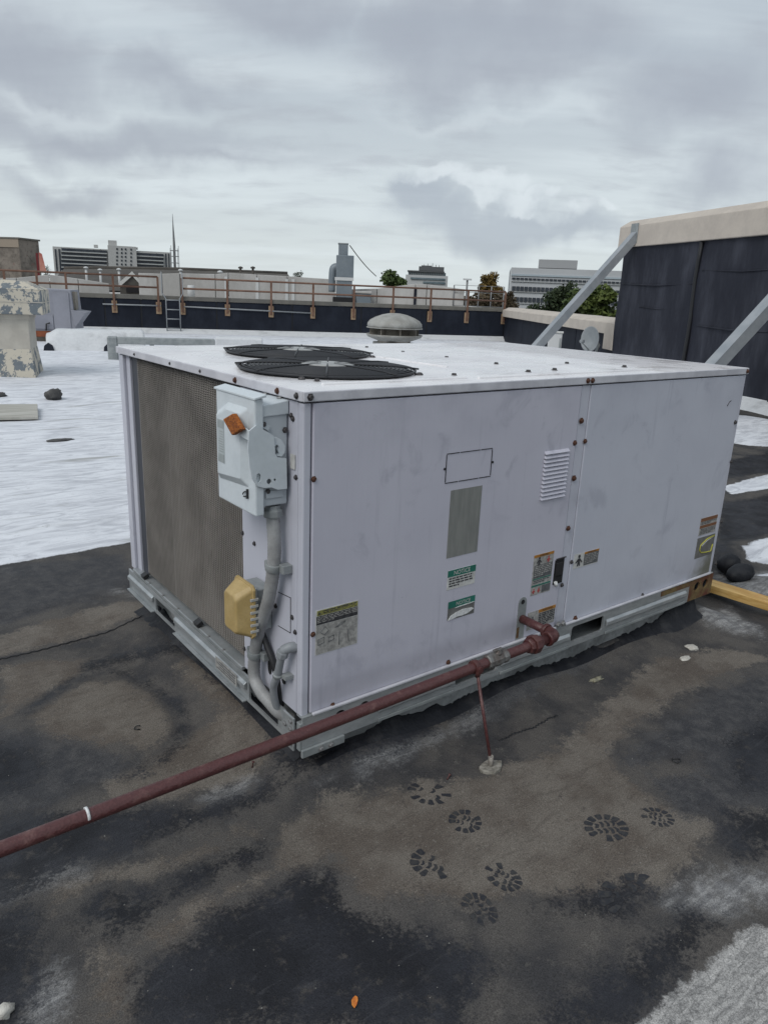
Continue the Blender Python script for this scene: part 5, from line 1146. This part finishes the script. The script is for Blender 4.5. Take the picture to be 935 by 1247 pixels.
for x, y in ((60, 428), (132, 432)):
    u, z = fr.uz(x, y); mb = MB(); mb.prism([fr.w(u-.10, .32, -.02), fr.w(u+.12, .34, -.02), fr.w(u+.08, .26, .12), fr.w(u, .22, .17), fr.w(u-.08, .26, .10)], fr.n*-.2); part('black_opening', mb, 'rubber', md_, .01)
fr = FR(200, 15.); a0, z1 = fr.uz(134, 410); a1, z0 = fr.uz(262, 419)
du = thing('duct_run', 'grey sheet metal duct run low over the white roof behind the coil end', 'duct', fr.base())
zh, zl = fr.uz(200, 412)[1], fr.uz(200, 420)[1]
mb = MB(); fr.box(mb, a0+.12, a1, -.25, 0, zl, zh); part('duct', mb, 'galv_dull', du, .012)
mb = MB(); fr.box(mb, a0-.06, a0+.119, -.26, .01, -.02, zh+.01); part('drop_end', mb, 'galv_dull', du, .02)
for k in range(3): mb = MB(); u = a0+.7+(a1-a0-1)*k/2; fr.box(mb, u, u+.08, -.2, -.05, -.02, zl-.003); part('support_leg', mb, 'galv_dull', du)
fr = FR(310, 16.); a0, z1 = fr.uz(262, 411); a1, _ = fr.uz(320, 411)
cv = thing('covered_curb', 'square white membrane covered curb beyond the condenser fans', 'curb', fr.base()); mb = MB(); fr.box(mb, a0, a1, -.6, 0, -.02, z1); part('membrane', mb, 'whitemem', cv, .03)

# stones and scraps on the white roof
M['stone'] = mat('dark_stone', (.045, .045, .046, 1), .85, col2=(.09, .088, .085, 1), nscale=14, bump=.5, bscale=30)
g_ = ground(66, 486); single('stone', lumpmesh((g_.x, g_.y, .05), .10, .08, .075, 4, amp=.35), 'stone', 'rough dark stone on the white roof coating', 'stone', 'dark stones on the white roof')
g_ = ground(-1, 484); single('stone', lumpmesh((g_.x, g_.y, .03), .08, .07, .04, 8, amp=.35), 'stone', 'low dark stone below the stucco chimney', 'stone', 'dark stones on the white roof')
g_ = ground(73, 537); single('drain_scrap', lumpmesh((g_.x, g_.y, gz1(g_.x, g_.y)+.004), .115, .05, .010, 2, amp=.3), 'stone', 'flat dark scrap lying on the white coating near the coil end', 'scrap')
P4 = [ground(*p) for p in ((-40, 498), (46, 497), (47, 513), (-40, 515))]
mb = MB(); mb.prism([(p.x, p.y, .02) for p in P4], (0, 0, .03)); single('plywood_sheet', mb, mat('weathered_board', (.33, .32, .28, 1), .85, col2=(.47, .46, .42, 1), nscale=3, stretch=(.4, 4, 1)), 'weathered flat board lying on the white roof', 'board', None, .004)

# ------------------------------------------------------------------ rooftops behind the parapet
def wallstrip(name, label, pts, D, thick, zb, mt, pnl=None, ref=None, cat='wall', capm=None):
    f_ = FR(ref or pts[len(pts)//2][0], D, ); t_ = thing(name, label, cat, f_.base(zb))
    q_ = [f_.uz(x, y) for x, y in pts]
    for (ua_, za_), (ub_, zb2) in zip(q_[:-1], q_[1:]):
        mb = MB(); mb.prism([f_.w(ua_+.01, 0, zb), f_.w(ub_-.01, 0, zb), f_.w(ub_-.01, 0, zb2), f_.w(ua_+.01, 0, za_)], f_.n*-thick); part('membrane_panel', mb, mt, t_, .02)
        if capm: mb = MB(); mb.prism([f_.w(ua_, .04, za_+.005), f_.w(ub_, .04, zb2+.005), f_.w(ub_, .04, zb2+.07), f_.w(ua_, .04, za_+.07)], f_.n*-(thick+.06)); part('edge_trim', mb, capm, t_)
    return f_, t_
wallstrip('membrane_wall', 'pale grey membrane bulkhead with sloping top near the brick chimney', [(-60, 339), (20, 338), (60, 334), (95, 339), (133, 345)], 30, 2.5, .9, 'greymem')
f_, t_ = wallstrip('membrane_wall', 'long grey membrane bulkhead wall between the ladder and the duct tower', [(168, 332), (197, 333), (219, 332.5), (262, 333.5), (278, 332), (313, 334), (350, 336), (408, 340)], 31, 3., .9, 'greymem', None, 280)
for x, y in ((275, 335), (313, 336), (349, 338), (357, 338)):
    u, z = f_.uz(x, y); mb = MB(); f_.box(mb, u-.06, u+.06, .003, .03, .92, z-.05); part('flashing_strip', mb, 'paleflash', t_)
f_, t_ = wallstrip('membrane_wall', 'grey membrane bulkhead with a low peak between duct tower and hedge', [(428, 352), (459, 351), (506, 345.5), (520, 346), (566, 352)], 30, 3., .9, 'greymem', None, 500)
u, z = f_.uz(506, 347); mb = MB(); f_.box(mb, u-.05, u+.05, .003, .04, .92, z-.1); part('black_seam', mb, 'rubber', t_)
fr = FR(232, 29.5); u0, z1 = fr.uz(228, 347); u1, _ = fr.uz(237, 347)
mb = MB(); mb.lathe([((u1-u0)/2, .94), ((u1-u0)/2*.98, z1-.03), ((u1-u0)/2*.85, z1)], fr.w(u0+(u1-u0)/2, 0, 0), seg=18); single('barrel', mb, 'paleflash', 'pale cylindrical barrel behind the railing beside the ladder', 'barrel')
# small gabled dormer with white trim
fr = FR(158, 34); gb = thing('gabled_dormer', 'small dark dormer with white gable trim behind the railing', 'dormer', fr.base(.9))
g0, g1, g2 = fr.uz(146, 348), fr.uz(161, 335), fr.uz(171, 346); mb = MB(); mb.prism([fr.w(g0[0], 0, .9), fr.w(g2[0], 0, .9), fr.w(g2[0], 0, g2[1]), fr.w(g1[0], 0, g1[1]), fr.w(g0[0], 0, g0[1])], fr.n*-2.); part('body', mb, mat('dark_shingle', (.06, .055, .05, 1), .9, col2=(.09, .085, .075, 1), nscale=3), gb)
for a, b_ in ((g0, g1), (g1, g2)):
    mb = MB(); mb.prism([fr.w(a[0], .06, a[1]-.02), fr.w(b_[0], .06, b_[1]-.02), fr.w(b_[0], .06, b_[1]+.16), fr.w(a[0], .06, a[1]+.16)], fr.n*-2.1); part('gable_trim', mb, 'white', gb)
mb = MB(); q_ = fr.uz(161, 347); fr.box(mb, q_[0]-.25, q_[0]+.25, .002, .03, 1.0, q_[1]); part('window', mb, 'black', gb)
# long dark shingle roof
fr = FR(210, 46); lr = thing('shingle_roof', 'long low dark shingle roof with small vents below the apartment block', 'roof', fr.base(.9))
pp = [fr.uz(x, y) for x, y in ((78, 327), (130, 326.5), (225, 328), (350, 333))]
M['shingle'] = mat('dark_brown_shingle', (.062, .056, .050, 1), .9, col2=(.09, .082, .072, 1), nscale=.8, fine=.2)
mb = MB(); n_ = len(pp); vs = [fr.w(u, 0, z) for u, z in pp]+[fr.w(u, 7, 1.0) for u, z in pp]; mb.add(vs, [(i+n_, i+1+n_, i+1, i) for i in range(n_-1)]); mb.add([fr.w(u, -.05, z) for u, z in pp]+[fr.w(u, -7, 1.) for u, z in pp], [(i, i+1, i+1+n_, i+n_) for i in range(n_-1)]); part('roof_slope', mb, 'shingle', lr)
mb = MB(); mb.tube([fr.w(u, 0, z+.02) for u, z in pp], .10, 6); part('ridge_cap', mb, 'shingle', lr)
for x, y0, y1, lab in ((105, 332, 325, 'white vent stub on the shingle roof below the near apartment wing'), (145, 333, 327, 'white vent stub on the shingle roof below the apartment tower'), (122, 331, 327.5, 'little white vent between two larger stubs on the shingle roof'), (220, 335, 328, 'white vent stub beside the spire foot'),
                      (293, 334, 325, 'thin dark vent pipe with cap over the long grey bulkhead'), (308, 335, 325, 'thin dark vent pipe beside a pale flashing strip on the bulkhead'), (268, 334, 330, 'white vent stub on the bulkhead beyond the ladder')):
    D = 40 if x < 230 else 33.5; f2 = FR(x, D); (u0, za_), (u1, zb2) = f2.uz(x, y0), f2.uz(x, y1); dk_ = 'dark' in lab
    v_ = thing('vent_pipe', lab, 'vent pipe', f2.base(za_), 'small vent pipes on the far roofs'); mb = MB(); mb.tube([f2.w(u0, 0, .9), f2.w(u0, 0, zb2-.06)], .06 if not dk_ else .05, 8); part('stack', mb, 'paleflash' if not dk_ else 'shingle', v_)
    mb = MB(); mb.lathe([(.13 if not dk_ else .1, 0), (.10, .06), (.02, .09)], f2.w(u0, 0, zb2-.058), seg=10); part('cap', mb, 'paleflash' if not dk_ else 'shingle', v_)
# brick chimney block with red sign and dark wall
def brickm():
    m_ = bpy.data.materials.new('weathered_brick'); m_.use_nodes = True; tr = m_.node_tree; Q = NT(tr); b = tr.nodes['Principled BSDF']
    co = Q.n('ShaderNodeTexCoord').outputs['Object']
    c = Q.mix(Q.mapr(Q.noise(co, 1.6, 6, .7), .35, .65), (.12, .105, .09, 1), (.24, .21, .18, 1)); c = Q.mix(Q.mapr(Q.noise(co, 7, 4, .7), .55, .7, 0, .7), c, (.06, .05, .045, 1)); c = Q.mix(Q.mapr(Q.noise(co, 3, 3, .6), .62, .7, 0, .5), c, (.20, .10, .08, 1))
    tr.links.new(c, b.inputs['Base Color']); b.inputs['Roughness'].default_value = .9; return m_
M['brick'] = brickm()
fr = FR(29, 38, math.radians(-38)); z1 = fr.uz(29, 291)[1]
ch = thing('brick_chimney', 'square weathered brick chimney block beside a red sign', 'chimney', fr.base(.9))
du0 = 1.35; du1 = 1.15
mb = MB(); mb.obox(fr.w(0, 0, .9), -fr.a*du0, -fr.n*1.35, (0, 0, z1-.9)); part('brickwork', mb, 'brick', ch, .02)
mb = MB(); mb.obox(fr.w(.05, .05, z1+.002), -fr.a*(du0+.1), -fr.n*1.45, (0, 0, .07)); part('coping', mb, 'coping', ch)
mb = MB(); mb.obox(fr.w(.004, .004, z1-.35), -fr.a*(du0+.008), fr.n*.03, (0, 0, .34)); part('render_band', mb, mat('tan_render', (.30, .25, .20, 1), .9), ch)
fs = FR(52, 35.); u0, za_ = fs.uz(46.5, 308); u1, zb2 = fs.uz(57, 332)
sg = thing('red_sign', 'upright red sign panel leaning beside the brick chimney', 'sign', fs.base(.9)); mb = MB(); mb.prism([fs.w(u0, 0, zb2), fs.w(u1, 0, zb2), fs.w(u1-.12, 0, za_-.02), fs.w(u0+.02, 0, za_+.05)], fs.n*-.08); part('face', mb, mat('sun_bleached_red', (.42, .09, .075, 1), .5, col2=(.55, .26, .2, 1), nscale=1.2), sg)
mb = MB(); fs.box(mb, u0-.10, u0-.01, -.1, .0, .9, za_); part('edge_post', mb, mat('dark_red', (.14, .012, .014, 1), .5), sg)
fr = FR(-20, 39); u1, z1 = fr.uz(8, 298); mb = MB(); fr.box(mb, u1-5, u1, -3, 0, .9, z1); o = single('dark_penthouse', mb, 'rubber', 'dark blank penthouse wall behind the brick chimney', 'penthouse', None, .02)
# duct tower
fr = FR(417, 29); dt = thing('duct_tower', 'tall grey metal duct tower with a narrower top box and elbow duct', 'duct', fr.base(.9))
M['ductm'] = mat('blue_grey_duct', (.155, .185, .21, 1), .55, .2, col2=(.20, .23, .255, 1), nscale=1.2, fine=.06)
def fb(x0, x1, y0, y1, v0, v1, nm, mt, bev=.02, par_=None):
    ua_, zb_ = fr.uz(x0, y1); ub_, za_ = fr.uz(x1, y0); mb = MB(); fr.box(mb, ua_, ub_, v0, v1, zb_, za_); return part(nm, mb, mt, par_ or dt, bev)
fb(409, 431, 311, 338.7, -.7, 0, 'upper_box', 'ductm'); fb(412, 424, 296.5, 310.8, -.6, -.1, 'top_box', 'ductm'); fb(409.5, 429, 338.9, 362, -.68, .02, 'lower_box', 'ductm')
fb(411.5, 424.5, 295.5, 296.4, -.62, -.08, 'top_rim', 'galv_dull')
uA, zA = fr.uz(410, 325); uB2, zB2 = fr.uz(405, 332); _, zC2 = fr.uz(405, 362)
mb = MB(); mb.tube(smooth_path([fr.w(uA+.1, -.35, zA), fr.w(uB2+.05, -.35, zA-.02), fr.w(uB2, -.35, zB2-.05), fr.w(uB2, -.35, zC2+.2)], 5), .15, 10); part('elbow_duct', mb, 'ductm', dt)
fb(405, 431, 362.2, 368.5, -.8, .1, 'base_frame', 'black'); fb(407.5, 430.5, 338.0, 341, .021, .05, 'seam_band', 'paleflash', .005); fb(408, 409.4, 341, 362, .0, .05, 'seam_band', 'paleflash', .005)
fr2 = fr; fb2 = thing('duct_box', 'low grey duct box behind the railing at the foot of the duct tower', 'duct', fr.base(.9)); fb(433, 452, 357, 371, -.8, -.1, 'casing', 'ductm', .04, fb2); fb(431, 453, 354.5, 356.8, -.85, -.05, 'lid', 'greymem', .03, fb2)
a = fr.w(*((lambda q: (q[0], -.3, q[1]))(fr.uz(426, 298)))); b_ = FR(458, 33); q_ = b_.uz(458, 336); b3 = b_.w(q_[0], 0, q_[1]); mb = MB()
mb.tube([a+(b3-a)*(k/12)-Vector((0, 0, .07*math.sin(math.pi*k/12))) for k in range(13)], .018, 5); single('guy_wire', mb, 'shingle', 'thin sagging wire running down from the duct tower top', 'wire')

# ------------------------------------------------------------------ far buildings
M['bwhite'] = mat('apartment_white', (.50, .50, .49, 1), .8, col2=(.45, .45, .44, 1), nscale=.05)
M['bglass'] = mat('dark_window_glass', (.018, .024, .036, 1), .25, col2=(.04, .048, .06, 1), nscale=.15)
M['bslab'] = mat('balcony_slab', (.42, .43, .43, 1), .8)
fr = FR(138, 500); ap = thing('apartment_block', 'white apartment block with dark balcony bands and a central tower', 'building', fr.base(-9))
def bb(x0, x1, y0, y1, v0, v1, nm, mt, par_=None, slope=0.):
    """box whose near face covers photo columns x0..x1; y given on its middle"""
    xm = (x0+x1)/2; ua_ = fr.uz(x0, y0)[0]; ub_ = fr.uz(x1, y0)[0]; za_ = fr.uz(xm, y0)[1]; zb_ = fr.uz(xm, y1)[1] if y1 is not None else -9
    mb = MB(); fr.box(mb, ua_, ub_, v0, v1, zb_, za_); return part(nm, mb, mt, par_ or ap)
lw = bb(64, 131, 301.5, None, -14, 0, 'wing', 'bwhite'); tw_ = bb(131, 165.5, 299.5, None, -16, 3, 'tower', 'bwhite'); rw = bb(165.5, 208, 306, None, -14, 0, 'wing', 'bwhite')
bb(131.5, 142, 292.5, 299.3, -10, 1, 'penthouse', 'bwhite'); bb(114, 119, 297.5, 300.8, -8, -2, 'roof_box', 'bwhite'); bb(161, 168, 300.5, 303, -8, -2, 'roof_box', 'bwhite')
def bands(x0, x1, ytop, n, dy, wing):
    for k in range(n):
        y = ytop+k*dy
        g_ = bb(x0, x1, y, y+dy*.70, -3, .6, 'balcony_band', 'bglass', wing)
        bb(x0-.2, x1+.2, y+dy*.70, y+dy*.99, -3, 1.6, 'balcony_slab', 'bslab', wing)
    m_ = int((x1-x0)/7)
    for k in range(1, m_): bb(x0+(x1-x0)*k/m_-.25, x0+(x1-x0)*k/m_+.25, ytop, ytop+n*dy, .61, 1.0, 'balcony_pier', 'bglass', wing)
bands(75, 130, 303.2, 6, 4.75, lw); bands(165.8, 199, 308.2, 5, 4.65, rw)
for x0, x1 in ((66.5, 68.3), (71, 73)): bb(x0, x1, 303, 330, .01, .4, 'stair_strip', 'bglass', lw)
for x0, x1 in ((201, 202.5), (204.6, 206)): bb(x0, x1, 308.5, 331, .01, .4, 'stair_strip', 'bglass', rw)
for r_ in range(6):
    for x in (141.5, 147.2, 151.8, 158.5): bb(x, x+1.9, 302.2+r_*4.6+(x-148)*.04, 304.4+r_*4.6+(x-148)*.04, 3.01, 3.3, 'window', 'bglass', tw_)
# spire
fr = FR(214.5, 300); sp_ = thing('lattice_spire', 'thin pointed steel spire ringed with masts beside the apartment block', 'spire', fr.base(-9))
zt_ = fr.uz(213, 260)[1]; zm = fr.uz(214, 300)[1]; zb_ = fr.uz(214, 328)[1]; M['spire'] = mat('spire_steel', (.20, .205, .21, 1), .6)
mb = MB(); mb.tube([fr.w(0, 0, -9), fr.w(0, 0, zm), fr.w(-.1, 0, (zm+zt_)/2), fr.w(-.15, 0, zt_)], [.6, .5, .3, .06], 8); part('needle', mb, 'spire', sp_)
for k in range(6):
    a = k*math.pi/3+.3; r_ = 1.55; mb = MB(); mb.tube([fr.w(r_*1.15*math.cos(a), r_*1.15*math.sin(a), -9), fr.w(r_*math.cos(a), r_*math.sin(a), fr.uz(214, 299+3*(k % 2))[1])], .10, 5); part('mast', mb, 'spire', sp_)
for y in (305, 312, 320):
    z = fr.uz(214, y)[1]; mb = MB(); mb.tube([fr.w(1.55*math.cos(k*math.pi/6), 1.55*math.sin(k*math.pi/6), z) for k in range(13)], .10, 5, False); part('ring', mb, 'spire', sp_)
# glass topped tower block
fr = FR(519, 260); ap2 = thing('glass_office', 'pale office block with glazed upper floors and rooftop plant', 'building', fr.base(-9)); ap_keep = ap; ap = ap2
M['bgrey'] = mat('pale_concrete_far', (.46, .47, .47, 1), .8); M['bteal'] = mat('blue_green_glazing', (.09, .13, .15, 1), .25, col2=(.16, .20, .22, 1), nscale=.2); M['bdark'] = mat('dark_plant_grey', (.10, .105, .11, 1), .8)
bo = bb(494, 545.5, 335, None, -20, 0, 'lower_block', 'bgrey'); bb(497, 543, 331.2, 334.8, -18, -1, 'glazed_floor', 'bteal'); bb(496, 541.5, 329.5, 331, -19, 0, 'floor_slab', 'bdark'); bb(510, 541, 324.2, 329.3, -14, -2, 'plant_room', 'bdark'); bb(513, 526, 322.6, 324, -10, -3, 'plant_box', 'bdark')
for x0 in np.arange(498, 542, 2.2): bb(x0, x0+.35, 331.3, 334.7, -.99, -.6, 'mullion', 'bgrey')
for y in (338.2, 343): bb(500 if y < 340 else 515, 542, y, y+2.2, .01, .4, 'window_band', 'bteal', bo)
for x, y in ((516, 321), (521, 320), (527, 319.5), (531, 321.5), (535, 322)):
    u0 = fr.uz(x, y); mb = MB(); mb.tube([fr.w(u0[0], -5, fr.uz(x, 325)[1]), fr.w(u0[0], -5, u0[1])], .10, 5); part('antenna', mb, 'bdark', ap)
# white banded office
fr = FR(690, 190); ap = thing('banded_office', 'long white office building with bands of dark windows', 'building', fr.base(-9))
M['owhite'] = mat('office_white', (.46, .475, .49, 1), .7, col2=(.42, .435, .45, 1), nscale=.06)
oo = bb(622.5, 790, 328, None, -30, 0, 'main_block', 'owhite'); bb(655, 704, 314.6, 325.2, -22, -6, 'roof_plant', mat('plant_screen', (.30, .305, .31, 1), .8)); 
mb = MB(); q0 = fr.uz(622.3, 325)[0]; mb.obox(fr.w(q0-.05, -.5, -9), -fr.a*2.4-fr.n*28, -fr.n*.6, (0, 0, 9+fr.uz(622, 326)[1])); part('side_wing', mb, 'owhite', ap)
def wband(y, h, x0, x1, step, wfrac):
    x = x0
    while x < x1:
        sl = (x-690)*.041; bb(x, x+step*wfrac, y+sl, y+sl+h, .01, .35, 'window', 'bglass', oo); x += step
    sl = 0
for k, (y, h) in enumerate(((340.5, 1.9), (351.0, 5.2), (364, 5.4))):
    wband(y, h, 623.5 if k < 2 else 628, 757, 5.05, .8)
bt = bb(622.4, 790, 336, 338.2, .01, .25, 'blue_band', mat('pale_blue_band', (.36, .42, .46, 1), .6), oo)
for y in (345.0, 357.8, 372): bb(622.4, 790, y, y+.5, .01, .3, 'floor_joint', 'bslab', oo)

# ------------------------------------------------------------------ trees
def leafm(name, a, b):
    m_ = mat(name, a, .7, col2=b, nscale=.9, nlo=.35, nhi=.65); return m_
GR = leafm('green_leaves', (.045, .075, .018, 1), (.085, .125, .035, 1)); DG = leafm('dark_leaves', (.018, .032, .012, 1), (.04, .06, .022, 1))
AU = leafm('autumn_leaves', (.19, .115, .02, 1), (.10, .075, .02, 1)); BR = leafm('brown_foliage', (.05, .036, .02, 1), (.085, .06, .028, 1)); YG = leafm('yellow_green_leaves', (.10, .13, .025, 1), (.06, .09, .022, 1))
BARK = mat('bark', (.06, .05, .04, 1), .9)
def tree(name, label, px, D, ytop, ybase, wpx, mt, n=1700, seed=1, group='trees beyond the roofs', squash=1., kind='tree'):
    rnd = random.Random(seed); f2 = FR(px, D); zt_ = f2.uz(px, ytop)[1]; zb_ = f2.uz(px, ybase)[1]; r_ = (f2.uz(px+wpx/2, ytop)[0]-f2.uz(px-wpx/2, ytop)[0])/2*1.12
    g0 = -9. ; t_ = thing(name, label, kind, f2.base(g0), group)
    cz_ = (zt_+zb_)/2; hz = (zt_-zb_)/2
    tk = MB(); tk.tube([f2.w(0, 0, g0), f2.w(.1*r_, .05*r_, zb_), f2.w(0, 0, cz_+.3*hz)], [r_*.09, r_*.06, r_*.02], 8)
    cl = []
    for k in range(15):
        while True:
            d = Vector((rnd.uniform(-1, 1), rnd.uniform(-1, 1), rnd.uniform(-1, 1)))
            if .15 < d.length < 1: break
        cl.append((d*.78, rnd.uniform(.22, .42)))
    for d, _ in cl[:6]: tk.tube([f2.w(0, 0, zb_), f2.w(d.x*r_*.5, d.y*r_*.5, cz_+d.z*hz*.5), f2.w(d.x*r_, d.y*r_, cz_+d.z*hz)], [r_*.04, r_*.025, r_*.008], 5)
    part('trunk', tk, BARK, t_)
    cr = MB(); ls = r_*.085
    for k in range(n):
        d, s_ = cl[rnd.randrange(len(cl))]
        e = Vector((rnd.gauss(0, 1), rnd.gauss(0, 1), rnd.gauss(0, 1))); e = e.normalized()*(rnd.random()**.45)*s_*1.15
        q_ = d+e
        if squash != 1. and q_.z < -.6: continue
        c_ = f2.w(q_.x*r_, q_.y*r_, cz_+q_.z*hz)
        a = Vector((rnd.gauss(0, 1), rnd.gauss(0, 1), rnd.gauss(0, .6))).normalized()*ls*rnd.uniform(.6, 1.3); b2 = a.cross(Vector((rnd.gauss(0, 1), rnd.gauss(0, 1), rnd.gauss(0, 1)))).normalized()*ls*rnd.uniform(.4, .9)
        cr.add([c_-a, c_+b2, c_+a, c_-b2], [(0, 1, 2, 3)])
    part('crown', cr, mt, t_)
tree('leafy_tree', 'round green tree standing between the duct tower and glass office', 475, 75, 329, 354, 42, GR, 2600, 2)
tree('leafy_tree', 'small dark tree peeping over the long grey bulkhead', 362, 75, 327, 342, 13, DG, 500, 3)
tree('leafy_tree', 'sparse low tree top just over the bulkhead beside the duct tower', 343, 75, 329, 345, 16, DG, 450, 13)
tree('autumn_tree', 'yellow autumn tree rising over the brown hedge', 597, 70, 330, 364, 36, AU, 3000, 4)
for k, (x, yt, yb, w_) in enumerate(((578, 351, 392, 30), (600, 349, 392, 34), (617, 352, 392, 24))):
    tree('brown_shrub', ('dense brown shrub behind the railing beside the grey bulkhead', 'dense brown shrub below the yellow autumn tree', 'dense brown shrub beside the white banded office')[k], x, 48, yt, yb, w_*1.25, BR, 4200, 20+k, 'brown shrubs behind the railing', kind='shrub')
tree('conifer', 'dark spreading pine standing before the banded office windows', 690, 120, 346, 402, 50, DG, 3600, 31)
tree('conifer', 'small dark pine low in front of the banded office', 660, 120, 364, 402, 44, DG, 2200, 32)
tree('leafy_tree', 'bright green bushy tree beside the tall black wall', 735, 60, 346, 404, 72, YG, 5200, 33)
tree('leafy_tree', 'mid green tree between the dark pine and the bright bush', 712, 80, 350, 408, 52, GR, 3400, 34)
tree('leafy_tree', 'dark treetop peeping out beside the brick chimney under the apartment block', 60, 90, 320, 345, 14, DG, 500, 35)
# street lamp and fence by the hedge
fr = FR(569, 45); lp = thing('lamp_post', 'thin lamp post with flat head over the grey bulkhead', 'lamp post', fr.base(-9)); u0, z1 = fr.uz(569, 341)
mb = MB(); mb.tube([fr.w(u0, 0, -9), fr.w(u0, 0, z1)], .06, 6); part('pole', mb, 'spire', lp); mb = MB(); fr.box(mb, u0-.25, u0+.25, -.12, .12, z1, z1+.09); part('lamp_head', mb, 'bgrey', lp)
fr = FR(590, 30); fe_ = thing('wire_fence', 'thin wire fence standing above the railing beside the hedge', 'fence', fr.base(.9)); ua_, z1 = fr.uz(553, 347); ub_, _ = fr.uz(614, 349)
for k in range(5): u = ua_+(ub_-ua_)*k/4; mb = MB(); mb.tube([fr.w(u, 0, .9), fr.w(u, 0, fr.uz(584, 348)[1])], .025, 6); part('fence_post', mb, 'spire', fe_)
zf_ = fr.uz(584, 348)[1]
for k in range(4): z = 1.05+(zf_-1.05)*k/3; mb = MB(); mb.tube([fr.w(ua_, 0, z), fr.w(ub_, 0, z)], .010, 5); part('fence_wire', mb, 'spire', fe_)
